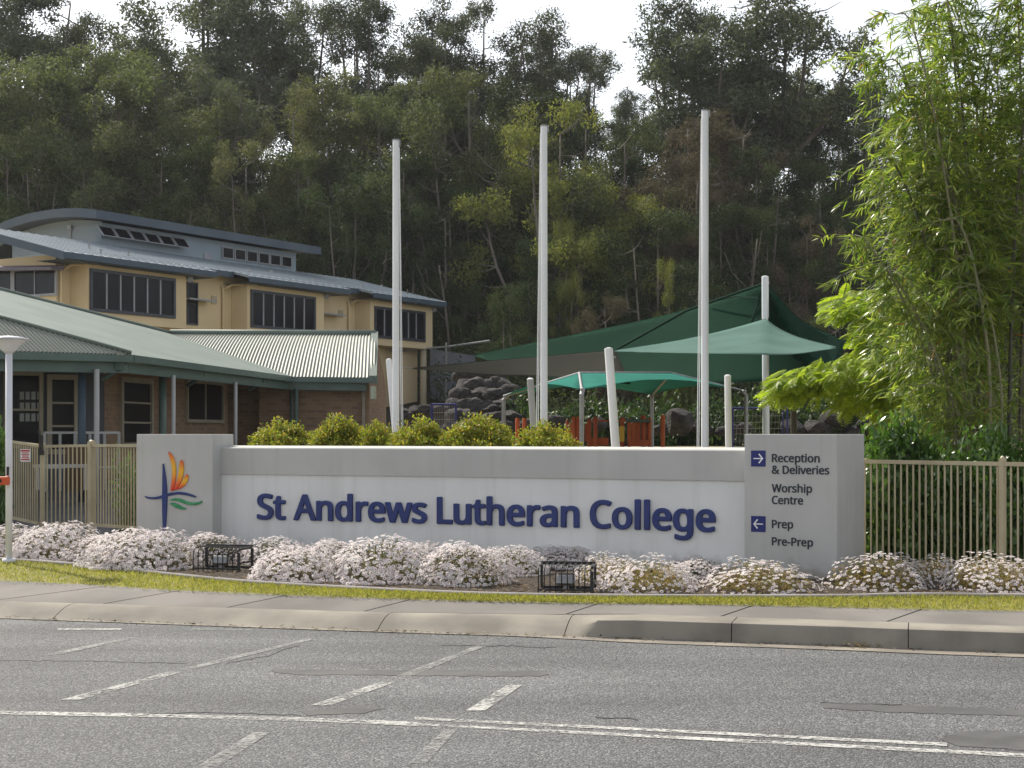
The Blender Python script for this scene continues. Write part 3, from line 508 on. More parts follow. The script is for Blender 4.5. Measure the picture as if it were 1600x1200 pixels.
# direction lettering on the right pillar
WR = Wall((XR, YR), TR)
for tx, p0, p1, base in (('Reception', 1206, 1281, 722), ('& Deliveries', 1206, 1296, 740.3), ('Worship', 1206, 1269, 769), ('Centre', 1206, 1255, 787.5), ('Prep', 1206, 1239.5, 825), ('Pre-Prep', 1206, 1270.5, 852)):
    u0, z0 = WR.hit(p0, base); u1, _ = WR.hit(p1, base)
    x = 0; loops = []
    for c in tx:
        if c != ' ': loops += [[(l[i] + x, l[i + 1]) for i in range(0, len(l), 2)] for l in GL['M'][c]]
        x += ADV[c]
    lo = min(p[0] for l in loops for p in l); hi = max(p[0] for l in loops for p in l); k = (u1 - u0) / (hi - lo)
    SY = .0855 / 609
    c = poly_curve([[((p[0] - lo) * k, p[1] * SY) for p in l] for l in loops], .0015, 0)
    link('lettering', curve_mesh('lettering', c, M['dark_letter'], Matrix.Translation(-SGL) @ WR.mat(u0, z0 + .002, .003)), sg)
for (x0, x1, y0, y1, rt) in ((1173.8, 1196.3, 703.9, 729, 1), (1173.8, 1196.3, 806, 831.4, 0)):
    ua, za = WR.hit(x0, y0); ub, zb = WR.hit(x1, y1); cu, cz = (ua + ub) / 2, (za + zb) / 2; hw, hh = (ub - ua) / 2, (za - zb) / 2
    m = MB(); m.prism([WR.pt(ua, zb, .001), WR.pt(ub, zb, .001), WR.pt(ub, za, .001), WR.pt(ua, za, .001)], (WR.n.x * .004, WR.n.y * .004, 0))
    pn = part('arrow_panel', m, M['panel_blue'], sg)
    sgn = 1 if rt else -1; a = .13
    pts = [(-.66, -a / 2), (.42, -a / 2), (.02, -.52), (.16, -.62), (.70, 0), (.16, .62), (.02, .52), (.42, a / 2), (-.66, a / 2)]
    m = MB(); m.prism([WR.pt(cu + sgn * p[0] * hw, cz + p[1] * hh, .0055) for p in pts], (WR.n.x * .002, WR.n.y * .002, 0))
    part('arrow', m, M['white_vinyl'], pn)
# emblem on the left pillar, outlines read from the photograph, raised metal pieces
WL = Wall((XL, YL), TL)
def gradmat(name, stops, z0, z1):
    m = bpy.data.materials.new(name); m.use_nodes = True; t = m.node_tree; N = t.nodes; L = t.links
    tc = N.new('ShaderNodeTexCoord'); sx = N.new('ShaderNodeSeparateXYZ'); L.new(tc.outputs['Object'], sx.inputs[0])
    mr = N.new('ShaderNodeMapRange'); mr.inputs[1].default_value = z0; mr.inputs[2].default_value = z1; L.new(sx.outputs['Z'], mr.inputs[0])
    r = N.new('ShaderNodeValToRGB'); e = r.color_ramp.elements
    while len(e) < len(stops): e.new(.5)
    for i, (p, c) in enumerate(stops): e[i].position = p; e[i].color = (*c, 1)
    L.new(mr.outputs[0], r.inputs[0]); b = N['Principled BSDF']; b.inputs['Roughness'].default_value = .4; L.new(r.outputs[0], b.inputs['Base Color'])
    return m
FL = ('flame_paint', [(0, (.62, .03, .015)), (.22, (.72, .10, .01)), (.45, (.78, .34, .01)), (.65, (.75, .42, .015)), (.85, (.72, .20, .01)), (1, (.6, .06, .015))])
leafg = pm('emblem_green', (.02, .22, .085), (.05, .30, .12), 14, .4)
def emblem(name, pts, mat, lift, rounded=True):
    if mat is FL:
        zs = [WL.hit(200 + a / 5.455, 660 + b / 5.455)[1] - SGL.z for a, b in pts]; mat = gradmat(FL[0], FL[1], min(zs), max(zs))
    q = []
    base = WL.hit(272, 750)
    for a, b in pts:
        u, z = WL.hit(200 + a / 5.455, 660 + b / 5.455); q.append((u - base[0], z - base[1], 0))
    if rounded:
        qs = cat([Vector(p) for p in q + [q[0]]], 5)[:-1]; q = [tuple(p) for p in qs]
    c = poly_curve([q], .006 + lift, .005)
    link(name, curve_mesh(name, c, mat, Matrix.Translation(-SGL) @ WL.mat(base[0], base[1], .010)), sg)
emblem('cross_upright', [(301, 352), (308, 352), (316, 400), (328, 480), (336, 570), (338, 650), (334, 760), (327, 870), (322, 945), (305, 945), (300, 850), (297, 740), (296, 640), (298, 560), (299, 450)], M['blue_letter'], .004, False)
emblem('cross_arm', [(146, 627), (190, 636), (240, 634), (300, 618), (360, 600), (430, 592), (490, 597), (545, 613), (582, 630), (576, 640), (530, 628), (480, 618), (420, 615), (360, 625), (300, 645), (240, 655), (185, 652), (155, 640)], M['blue_letter'], 0)
emblem('flame', [(345, 250), (372, 268), (396, 310), (410, 370), (412, 430), (408, 500), (400, 545), (385, 582), (368, 580), (374, 530), (381, 460), (380, 390), (366, 320)], FL, 0)
emblem('flame', [(452, 322), (466, 325), (476, 350), (478, 410), (468, 470), (450, 520), (430, 550), (405, 577), (396, 572), (416, 520), (430, 460), (440, 390), (446, 345)], FL, 0)
emblem('flame', [(508, 442), (518, 455), (516, 485), (500, 520), (470, 552), (420, 576), (422, 566), (450, 530), (472, 490), (492, 455)], FL, 0)
emblem('leaf', [(358, 664), (385, 649), (430, 646), (470, 658), (510, 674), (560, 682), (600, 678), (630, 668), (632, 680), (605, 698), (560, 706), (510, 700), (460, 682), (420, 668), (385, 664)], leafg, 0)
emblem('leaf', [(360, 690), (390, 684), (430, 698), (465, 718), (500, 732), (480, 742), (445, 738), (405, 722), (378, 705)], leafg, 0)
# ------------------------------------------------------------------ fences
def bar(m, a, b, w, h):
    a = Vector(a); b = Vector(b); d = b - a; c = (a + b) / 2; L = d.length
    X = d.normalized(); Yv = Vector((0, 0, 1)).cross(X)
    Yv = Yv.normalized() if Yv.length > 1e-4 else Vector((0, 1, 0)); Z = X.cross(Yv)
    m.box(c, (L, w, h), M=Matrix((X, Yv, Z)).transposed())
def fence(name, label, cat, p0, p1, z0, z1, h0, posts, group=None, step=.076, gate=False):
    """p0,p1 ground xy; z tops; h heights; posts: fractions"""
    p0 = Vector(p0); p1 = Vector(p1); L = (p1 - p0).length; rz = math.atan2(p1.y - p0.y, p1.x - p0.x)
    t = thing(name, label, cat, (*((p0 + p1) / 2), min(z0, z1) - h0), group)
    def pt(f, z): q = p0.lerp(p1, f); return Vector((q.x, q.y, (z0 + (z1 - z0) * f) - z))
    m = MB(); bar(m, pt(0, .02), pt(1, .02), .04, .04); part('top_rail', m, M['cream_metal'], t)
    m = MB(); bar(m, pt(0, h0 - .10), pt(1, h0 - .10), .038, .038); part('bottom_rail', m, M['cream_metal'], t)
    m = MB(); n = int(L / step)
    for i in range(n + 1):
        f = (i + .5) / (n + 1); a = pt(f, .04); b = pt(f, h0 - .085); m.box((a + b) / 2, (.0145, .0145, a.z - b.z), rz)
    part('pickets', m, M['cream_metal'], t)
    for f, w in posts:
        m = MB(); a = pt(f, -.035); b = pt(f, h0 + .2); m.box((a + b) / 2, (w, w, a.z - b.z), rz); m.tube([a, a + Vector((0, 0, .012)), a + Vector((0, 0, .028))], [w * .45, w * .4, w * .1], 10)
        part('post', m, M['cream_metal'], t)
    return t
YF = 16.75
f0 = P(1338, 718, YF); f1 = P(1640, 723, 15.1); f1 = f0 + (f1 - f0) * 2.2
fence('picket_fence', 'beige metal picket fence in front of the green hedge beside the sign', 'fence', f0.to_2d(), f1.to_2d(), f0.z, f1.z, 1.2, [((P(1570, 718, 15.4).x - f0.x) / (f1.x - f0.x), .055), (.98, .055)])
g0 = P(64, 695.5, 22.2); g1 = P(143, 694, 21.9); g2 = P(216, 694, 21.0); g3 = P(60, 694, 22.25); g4 = P(-60, 677, 24.2)
fence('picket_fence', 'short beige picket fence panel from thick gate post to emblem pillar', 'fence', g1.to_2d(), g2.to_2d(), g1.z, g2.z, 1.25, [(0, .085)])
gt_ = fence('picket_gate', 'closed beige picket gate between two posts near the emblem pillar', 'gate', g0.to_2d(), P(137, 694.2, 21.93).to_2d(), g0.z, g1.z, 1.25, [(0.03, .05)])
m = MB(); q = P(66, 690, 22.1); m.box(q + Vector((0, -.05, -.02)), (.05, .05, .22)); m.box(q + Vector((0, -.05, -.16)), (.075, .06, .07)); m.tube([q + Vector((-.02, -.05, .09)), q + Vector((-.03, -.05, .17))], .02, 8)
part('gate_latch', m, M['black_steel'], gt_)
fl = fence('picket_fence', 'beige picket fence rising away behind the white lamp post, carrying a small notice', 'fence', g4.to_2d(), g3.to_2d(), g4.z, g3.z, 1.25, [])
# small notice wired to that fence
nq = P(40.5, 711.5, 22.3); m = MB(); m.box(nq, (.20, .008, .18), R(-30))
nt_ = thing('notice', 'small white notice with red print wired on the picket fence', 'notice', nq + Vector((0, 0, -.09)))
m = MB(); m.box(nq + Vector((0, -.02, 0)), (.195, .008, .185), R(-28)); part('board', m, M['white_vinyl'], nt_)
m = MB()
for dz, w, h in ((.068, .17, .026), (.036, .13, .012), (.014, .15, .012), (-.008, .12, .012), (-.030, .14, .012), (-.060, .165, .02)):
    m.box(nq + Vector((-.002, -.026, dz)), (w, .003, h), R(-28))
part('print', m, M['red_print'], nt_)

# ------------------------------------------------------------------ lamp post
lp = P(14, 840, 17.6); lp.z = .22; YLp = 17.6
lt = thing('lamp_post', 'slim white lamp post with flared white top', 'lamp post', lp)
ztop = P(15, 549, YLp).z
m = MB(); m.tube([lp, (lp.x, lp.y, ztop)], .038, 16); m.tube([lp, (lp.x, lp.y, .27)], .075, 16); part('pole', m, M['lamp_white'], lt, True)
zz = lambda y: P(15, y, YLp).z
m = MB(); m.tube([(lp.x, lp.y, zz(552)), (lp.x, lp.y, zz(547)), (lp.x, lp.y, zz(541)), (lp.x, lp.y, zz(532)), (lp.x, lp.y, zz(531))], [.045, .085, .11, .19, .205], 24); part('lamp_bowl', m, M['lamp_white'], lt, True)
m = MB(); m.tube([(lp.x, lp.y, zz(530.5)), (lp.x, lp.y, zz(529)), (lp.x, lp.y, zz(526)), (lp.x, lp.y, zz(524.5))], [.225, .225, .12, .02], 24); part('lamp_cap', m, M['lamp_white'], lt, True)
s_ = P(9, 751, YLp - .06)
st_ = thing('sensor_box', 'small orange box with round dial strapped to the lamp post', 'sensor', s_ + Vector((0, 0, -.05)))
m = MB(); m.box(s_ + Vector((-.01, -.03, 0)), (.12, .07, .095)); bevel(part('housing', m, M['orange_plastic'], st_), .01)
m = MB(); m.tube([s_ + Vector((-.045, -.064, 0)), s_ + Vector((-.045, -.072, 0))], .022, 16); part('dial', m, M['black_steel'], st_)
m = MB(); m.box(s_ + Vector((.03, -.02, .11)), (.022, .03, .10)); part('aerial_clip', m, M['black_steel'], st_)

# ------------------------------------------------------------------ flagpoles and leaning posts
def flagpole(px, py, Y, d, label, rope):
    t0 = P(px, py, Y); z0 = H(t0.x, Y)
    t = thing('flagpole', label, 'flagpole', (t0.x, Y, z0), 'flagpoles behind the sign')
    m = MB(); m.tube([(t0.x, Y, z0 - .1), (t0.x, Y, z0 + .6), (t0.x, Y, t0.z)], [d / 2, d / 2, d / 2 * .9], 18); part('pole', m, M['white_paint'], t, False); autosmooth(t.children[0])
    m = MB(); m.tube([(t0.x, Y, t0.z), (t0.x, Y, t0.z + .02)], d * .47, 18); m.box((t0.x + d * .5, Y, t0.z - .03), (.03, .03, .09)); part('pulley_cap', m, M['galv'], t)
    m = MB()
    for dx in (0, .022):
        m.tube([(t0.x + rope * d * .5, Y - .02, t0.z - .1), (t0.x + rope * (.07 + dx), Y - .03, t0.z * .45), (t0.x + rope * (.085 + dx), Y - .03, z0 + 1.2), (t0.x + rope * .06, Y - .02, z0 + .9)], .006, 5)
    part('halyard', m, M['white_paint'], t)
flagpole(618.5, 220, 22.0, .10, 'white flagpole nearest the corrugated roof, rising behind the sign wall', 1)
flagpole(850, 198, 21.0, .10, 'middle white flagpole, standing left of the large leaning white post', -1)
flagpole(1101.5, 174, 20.0, .10, 'tallest white flagpole, closest to the lettered grey pillar', -1)
def lean(p0, p1, Y0, Y1, d, label, mat='white_paint', name='shade_post'):
    a = P(*p0, Y0); b = P(*p1, Y1); z0 = H(a.x, a.y); dv = (b - a); a2 = a + dv * ((z0 - .1 - a.z) / dv.z)
    t = thing(name, label, 'post', (a2.x, a2.y, z0), 'white posts of the shade sails')
    m = MB(); m.tube([a2, a.lerp(b, .5), b], d / 2, 16); o = part('pole', m, M[mat], t); autosmooth(o)
    c = (b - a2).normalized(); m = MB(); m.tube([b, b + c * .015, b + c * .03], [d * .5, d * .48, d * .2], 16); part('end_cap', m, M['white_paint'], t)
    m = MB(); q = b - c * .14; m.tube([q, q + Vector((.10, .03, .02))], .018, 6); part('eye_bolt', m, M['galv'], t)
    return t
lean((617, 672), (607.5, 563), 29, 29.2, .11, 'leaning white post beside the flagpole nearest the corrugated roof')
lean((834, 670), (828.5, 593), 27, 27, .115, 'short weathered leaning post just left of the middle flagpole', 'post_grey')
lean((962, 698), (951, 546), 24, 24.2, .135, 'thick leaning white post in front of the orange play equipment')
lean((1138.5, 698), (1137, 588), 26.5, 26.5, .115, 'short upright white post right of the tallest flagpole')
lean((1197, 690), (1195.5, 433), 34, 34, .155, 'tall white mast carrying the peaks of the green shade sails')

# ------------------------------------------------------------------ shade sails
def coons(bt, tp, mat_, name, label, n=14, sag=0.0, hem=True):
    """bt, tp: edge curves (lists of Vector, same count)"""
    k = len(bt); rows = []
    for i in range(n + 1):
        f = i / n; rows.append([bt[j].lerp(tp[j], f) - Vector((0, 0, sag * math.sin(math.pi * f) * math.sin(math.pi * j / (k - 1)))) for j in range(k)])
    m = MB(); m.grid(rows)
    lo = bt[0]; t = thing(name, label, 'shade sail', (bt[k // 2].x, bt[k // 2].y, H(bt[k // 2].x, bt[k // 2].y)), 'green shade sails over the play area')
    o = part('cloth', m, mat_, t, True); sm = o.modifiers.new('thickness', 'SOLIDIFY'); sm.thickness = .004
    if hem:
        m = MB(); m.tube(bt, .007, 5); m.tube(tp, .007, 5); part('hem_cable', m, mat_, t)
    return t
def edge(pts, n=5): return [Vector(v) for v in cat(pts, n)]
# big dark green sail, furthest back: top edge rises to the mast, lower edge behind
mast = P(1194, 443, 34.2)
bt = edge([P(742, 556, 45), P(850, 590, 41), P(1000, 600, 38), P(1150, 598, 35), P(1285, 585, 33)]); tp = edge([P(742, 554, 45), P(900, 522, 43), P(1040, 492, 41), P(1130, 464, 38), mast])
t = coons(bt, tp, M['sail_dark'], 'shade_sail', 'large dark green shade sail peaking at the tall mast, behind the paler sail', sag=.25)
m = MB()
m.tube([mast, mast.lerp(P(962, 547, 37.5), .5) + Vector((0, 0, .18)), P(962, 547, 37.5)], .035, 5); m.tube([mast, P(1186, 470, 34.3), P(1172, 510, 34.0)], .03, 5)
m.tube([P(1105, 472, 38.6), P(1150, 463, 36), P(1215, 470, 34)], .02, 5); part('seam', m, pm('dark_seam', (.01, .03, .02), None, 3, .9, spec=.04), t)
bt = edge([mast + Vector((.06, 0, -.15)), P(1205, 520, 33.8), P(1240, 560, 33.4), P(1300, 584, 33)]); tp = edge([mast + Vector((.06, 0, .03)), P(1225, 474, 35), P(1258, 504, 36), P(1325, 534, 37.5)])
coons(bt, tp, M['sail_dark'], 'shade_sail', 'dark green shade sail falling from the mast towards the feathery tree')
# brown underside sail reaching left
bt = edge([P(645, 576, 37), P(760, 585, 36), P(850, 588, 35), P(985, 600, 33)]); tp = edge([P(645, 575, 37), P(740, 566, 36.5), P(860, 556, 36), P(962, 547, 35.5)])
coons(bt, tp, M['sail_brown'], 'shade_sail', 'brownish shade sail whose long tip points to the cream building')
m = MB(); m.tube([P(625, 574.5, 37), P(645, 575.5, 37)], .012, 5)
single('sail_cable', m, M['galv'], 'thin steel cable tying the tip of the brownish sail', 'cable', P(635, 575, 37))
# paler sail in front of the mast
bt = edge([P(958, 547.5, 31), P(1050, 550, 29.5), P(1150, 552.5, 28.6), P(1240, 553, 28.8), P(1306, 543, 30)]); tp = edge([P(962, 547, 31.2), P(1060, 534, 32), P(1140, 514, 33), P(1196, 498, 33.8), P(1306, 541, 30.2)])
def resamp(v, n):
    d = [0]
    for a, b in zip(v, v[1:]): d.append(d[-1] + (b - a).length)
    out = []
    for i in range(n):
        s = d[-1] * i / (n - 1); j = max(k for k in range(len(d)) if d[k] <= s + 1e-9); j = min(j, len(v) - 2)
        out.append(v[j].lerp(v[j + 1], (s - d[j]) / max(1e-9, d[j + 1] - d[j])))
    return out
top_l = edge([P(960, 547.5, 31), P(1060, 532, 32), P(1140, 514, 33), P(1196, 498, 33.8)], 4); top_r = edge([P(1196, 498, 33.8), P(1216, 513, 33), P(1250, 528, 31.8), P(1306, 542, 30)], 4)
tp = resamp(top_l, 19) + resamp(top_r, 13)[1:]; bt = []
be = edge([P(960, 549, 31), P(1050, 551.5, 29.5), P(1150, 553, 28.6), P(1240, 553.5, 28.8), P(1306, 544, 30)], 8)
for q in tp:
    px = CX + F * q.x / q.y; j = min(range(len(be)), key=lambda i: abs(CX + F * be[i].x / be[i].y - px)); bt.append(be[j] + Vector((q.x / q.y * be[j].y - be[j].x, 0, 0)))
coons(bt, tp, M['sail_light'], 'shade_sail', 'pale grey-green shade sail hung on the mast in front of the dark one', sag=.05)
# the hip shade over the play equipment
A_ = [P(787, 619, 33.5), P(909, 609, 28.5), P(1166, 612, 33.8), P(1019, 617, 38.5)]
r0, r1 = P(905, 583, 32.2), P(1049, 583, 34.4)
hs = thing('shade_canopy', 'aqua green hip shade canopy over the orange play equipment', 'shade canopy', (sum(a.x for a in A_) / 4, sum(a.y for a in A_) / 4, H(2, 33)))
def sagq(a, b, c, d, n=8):
    rows = []
    for i in range(n + 1):
        f = i / n; e0 = a.lerp(d, f); e1 = b.lerp(c, f); w = (e1 - e0).length
        rows.append([e0.lerp(e1, j / n) + Vector((0, 0, .035 * w * math.sin(math.pi * j / n) * (1 - f))) for j in range(n + 1)])
    return rows
m = MB(); m.grid(sagq(A_[0], A_[1], r0, r0)); m.grid(sagq(A_[1], A_[2], r1, r0)); m.grid(sagq(A_[2], A_[3], r1, r1)); m.grid(sagq(A_[3], A_[0], r0, r1))
o = part('cloth', m, M['sail_aqua'], hs, True); sm = o.modifiers.new('thickness', 'SOLIDIFY'); sm.thickness = .004
for a in A_:
    m = MB(); m.tube([(a.x, a.y, H(a.x, a.y) - .1), a - Vector((0, 0, .08)), a + ((r0 + r1) / 2 - a).normalized() * .1], .045, 10); part('post', m, M['galv'], hs)
m = MB(); m.tube([A_[1], r0, r1, A_[2]], .03, 8); m.tube([A_[0], r0], .03, 8); m.tube([A_[3], r1], .03, 8); part('roof_frame', m, M['galv'], hs)
# ------------------------------------------------------------------ play equipment, goals
pe = thing('play_equipment', 'orange-red timber play fort under the aqua shade canopy', 'play equipment', (P(920, 690, 32).x, 32, H(1.6, 32)))
def pposts(lst, Y, name='post', w=None):
    for x0, x1, y0 in lst:
        c = P((x0 + x1) / 2, y0, Y); ww = (x1 - x0) / F * Y; zb = H(c.x, Y) - .1
        m = MB(); m.tube([(c.x, Y, zb), (c.x, Y, c.z - .03), (c.x, Y, c.z)], [ww / 2, ww / 2, ww / 2 * .7], 12); o = part(name, m, M['timber_orange'], pe); autosmooth(o)
pposts([(805, 812, 653), (816, 823, 653), (893, 900, 651), (900, 907, 651), (927, 934, 651), (969, 976, 652), (1001, 1009, 649), (1012, 1018, 653), (1032, 1039, 648)], 32.5)
pposts([(884, 890, 656), (917, 924, 655), (980, 986, 654)], 34.2)
def panel(x0, x1, y0, y1, Y, name, n):
    for i in range(n):
        a = x0 + (x1 - x0) * i / n; b = x0 + (x1 - x0) * (i + .86) / n; p = P(a, y1, Y); q = P(b, y0, Y)
        m = MB(); m.box(((p.x + q.x) / 2, Y, (p.z + q.z) / 2), (q.x - p.x, .04, q.z - p.z)); part(name, m, M['timber_orange'], pe)
panel(981, 1001, 657, 692, 32.4, 'plank', 3); panel(1003, 1017, 660, 692, 32.55, 'plank', 2)
panel(918, 956, 684, 696, 32.6, 'deck_beam', 1); panel(924, 1000, 656, 659, 33.4, 'top_beam', 1); panel(886, 924, 662, 690, 33.8, 'plank', 4); panel(984, 1018, 688, 697, 32.3, 'deck_beam', 1)
m = MB(); a = P(978, 657, 32.2); b = P(1016, 658, 32.2); m.tube([a, b], .03, 8); part('handrail', m, M['green_trim'], pe)
m = MB(); c = P(971.5, 678, 31.9); m.box(c, (.10, .10, .32)); part('climbing_pad', m, pm('yellow_pad', (.55, .32, .02), None, 4, .5), pe)
def goal(cx0, cx1, yt, yb, Y, label):
    a = P(cx0, yt, Y); b = P(cx1, yt, Y); zb = H((a.x + b.x) / 2, Y)
    t = thing('goal', label, 'goal', ((a.x + b.x) / 2, Y, zb), 'small blue framed goals'); dz = .9
    m = MB()
    for q in (a, b): m.tube([(q.x, Y, zb), (q.x, Y, a.z)], .022, 8); m.tube([(q.x, Y, a.z), (q.x, Y + .5, a.z), (q.x, Y + dz, zb)], .02, 6)
    m.tube([(a.x, Y, a.z), (b.x, Y, b.z)], .03, 8); m.tube([(a.x, Y + dz, zb + .02), (b.x, Y + dz, zb + .02)], .02, 6); part('frame', m, M['goal_blue'], t)
    m = MB(); hh = a.z - zb
    prof = [(0, 1.0), (.5, 1.0), (.7, .5), (.9, 0)]
    for i in range(15):
        x = a.x + (b.x - a.x) * i / 14; m.tube([(x, Y + d, zb + hh * f + .01) for d, f in prof], .004, 3)
    for d, f in [(.25, 1), (.5, 1), (.57, .82), (.63, .66), (.7, .5), (.76, .36), (.83, .18)]: m.tube([(a.x, Y + d, zb + hh * f), (b.x, Y + d, zb + hh * f)], .004, 3)
    part('net', m, M['galv'], t)
goal(1145, 1230, 638, 690, 40, 'blue framed goal with grey net behind the tall mast')
goal(674, 712, 632, 670, 42, 'blue framed goal in the shade below the rock wall')

# ------------------------------------------------------------------ front school building (brick, pale green roof)
Yc = 26.0; EZ = P(205, 553, Yc).z
Cc = P(205, 554, Yc); Ee = P(457, 588, 36.0); Le = P(-90, 546.5, 24.1); Re = P(585, 590, 36.2)
Vv = P(266, 521, 38.6); Rr = P(587, 522, 38.9)
b1 = thing('brick_school_building', 'low brown brick school building with pale green corrugated roofs and veranda', 'building', (-7.5, 32, H(-7.5, 32)))
def corr(m, e0, e1, r0, r1, pitch=.082, amp=.016, rows=5, bull=0.0, k=6):
    """corrugated sheet from the eave e0-e1 to the upper edge r0-r1"""
    L = (e1 - e0).length; n = int(L / pitch * k); nrm = (e1 - e0).cross(r0.lerp(r1, .5) - e0.lerp(e1, .5)).normalized()
    if nrm.z < 0: nrm = -nrm
    g = []
    for i in range(n + 1):
        f = i / n; a = e0.lerp(e1, f); b = r0.lerp(r1, f); o = nrm * (amp * math.sin(2 * math.pi * i / k))
        row = []
        for j in range(rows + 1):
            t = j / rows; q = a.lerp(b, t); q = q + nrm * (bull * math.sin(math.pi * t)); row.append(q + o)
        g.append(row)
    m.grid(g)
m = MB(); corr(m, Ee + Vector((-3.6, 0, 0)) + Vector((0, -.1, 0)), Re, Vv, Rr, bull=.10, rows=8)
part('corrugated_roof', m, M['rib_roof_lit'], b1, True, 'bright ribbed wing roof facing the road')
# back slope of the wing
m = MB(); m.add([Vv, Rr, Rr + Vector((0, 3, -1.2)), Vv + Vector((0, 3, -1.2))], [(0, 1, 2, 3)]); part('roof_back', m, M['green_roof'], b1)
# green side slope: one plane through C, E, V; its far points by intersection of that plane with the sight lines of the photo's ridge
pn = (Ee - Cc).cross(Vv - Cc).normalized()
def onplane(px, py):
    o = Vector((0, 0, EYE)); d = P(px, py, 1.0) - o; return o + d * ((Cc - o).dot(pn) / d.dot(pn))
H60 = onplane(-60, 481); R60 = onplane(-60, 438); R0 = onplane(0, 453)
m = MB(); m.prism([Cc, Ee, Vv, R0, R60, H60], pn * -.03); part('side_roof', m, M['green_roof'], b1)
eL = Vector((-.574, -.82, -.02)); L2 = Cc + eL * 2.51
m = MB(); corr(m, L2, Cc, H60, Cc + Vector((-.01, 0, .01)), rows=4); corr(m, L2 + eL * 1.6, L2, H60 + eL * 1.6, H60, rows=4)
part('corrugated_roof', m, M['rib_roof_lit'], b1, True, 'bright ribbed corner roof over the entry')
m = MB(); m.add([R60, R0, R0 + Vector((-6, 1.5, -1.9)), R60 + Vector((-6, 1.5, -1.9))], [(0, 1, 2, 3)]); m.add([R0, Vv, Vv + Vector((-5, 3, -1.5)), R0 + Vector((-6, 1.5, -1.9))], [(0, 1, 2, 3)])
part('roof_back', m, M['green_roof'], b1)
m = MB(); m.tube([Cc + Vector((0, 0, .03)), H60 + Vector((0, 0, .03))], .035, 6); part('hip_capping', m, M['green_roof'], b1, True); m = MB(); m.tube([Vv + Vector((0, 0, .02)), R0 + Vector((0, 0, .02)), R60 + Vector((0, 0, .02))], .05, 6); part('ridge_capping', m, M['green_roof'], b1, True)
m = MB(); m.tube([Vv + Vector((0, 0, .03)), Rr + Vector((0, 0, .03))], .07, 8); part('ridge_capping', m, M['green_roof'], b1, True)
# barge end of the wing
m = MB(); w_ = Re - Vector((0, .1, .16)); m.prism([w_, w_ + Vector((.08, 0, 0)), w_ + Vector((.08, 0, .20)), w_ + Vector((0, 0, .20))], Vector((0, .08, 0)))
up = Rr - Re
m.prism([Re + Vector((-.12, -.05, -.10)), Re + Vector((.06, -.05, -.10)), Re + Vector((.06, -.05, .045)), Re + Vector((-.12, -.05, .045))], up + Vector((0, .05, .02)))
part('barge_board', m, M['green_roof'], b1)
m = MB(); q = Re + Vector((-.02, -.02, -.36)); m.box(q, (.09, .5, .30)); part('gutter_end', m, pm('pale_barge', (.38, .42, .33), None, 2, .6), b1)
# gutters, fascia beam and soffit
m = MB()
for a, b in ((L2 + eL * 1.6, Cc), (Cc, Ee), (Ee + Vector((-.2, -.1, 0)), Re + Vector((0, -.1, 0)))):
    bar(m, a + Vector((0, 0, -.07)), b + Vector((0, 0, -.07)), .12, .12)
part('gutter', m, M['green_trim'], b1)
m = MB()
for a, b in ((L2 + eL * 1.6, Cc), (Cc, Ee), (Ee, Re + Vector((-.1, 0, 0)))):
    bar(m, a + Vector((-.10, .12, -.22)), b + Vector((-.10, .12, -.22)), .08, .18)
part('fascia_beam', m, M['green_trim'], b1)
W1 = Vector((-7.43, 28.0)); thA = R(-35); thB = R(-82.6)
WA = Wall(W1, thA); WB = Wall(W1, thB); WC = Wall((P(405, 600, 36.6).x, 36.6), 0); WD = Wall((P(345, 600, 37.4).x, 37.4), 0)
zf = .75; zt = 2.95
def wslab(mb, w, u0, u1, z0, z1, th=.2):
    mb.prism([w.pt(u0, z0), w.pt(u1, z0), w.pt(u1, z1), w.pt(u0, z1)], (-w.n.x * th, -w.n.y * th, 0))
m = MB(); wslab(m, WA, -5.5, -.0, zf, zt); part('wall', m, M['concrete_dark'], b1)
m = MB(); wslab(m, WB, 0, 7.2, zf, zt); part('brick_wall', m, M['brick'], b1)
m = MB(); wslab(m, WC, 0, 2.52, zf, zt + .02); part('brick_wall', m, M['brick'], b1)
m = MB(); wslab(m, WD, -.6, .98, zf, zt); part('brick_wall', m, M['brick'], b1)
m = MB(); m.prism([(-3.52, 36.62, zf), (-3.52, 41.5, zf), (-3.52, 41.5, 2.95), (-3.52, 38.9, 4.0), (-3.52, 36.62, 2.95)], (.12, 0, 0)); part('gable_wall', m, M['brick'], b1)
m = MB(); m.box((-10.5, 41.6, 1.9), (14, .2, 2.4)); m.box((-15.5, 35, 1.9), (.2, 13, 2.4)); part('back_wall', m, M['brick'], b1)
m = MB(); m.add([tuple(Cc + Vector((-.15, .1, -.12))), tuple(Ee + Vector((-.15, .1, -.12))), (-9, 37, 2.93), (-11, 26, 2.93), tuple(L2 + eL * 1.6 + Vector((-.3, .3, -.1)))], [(0, 1, 2, 3, 4)]); part('veranda_ceiling', m, M['soffit'], b1)
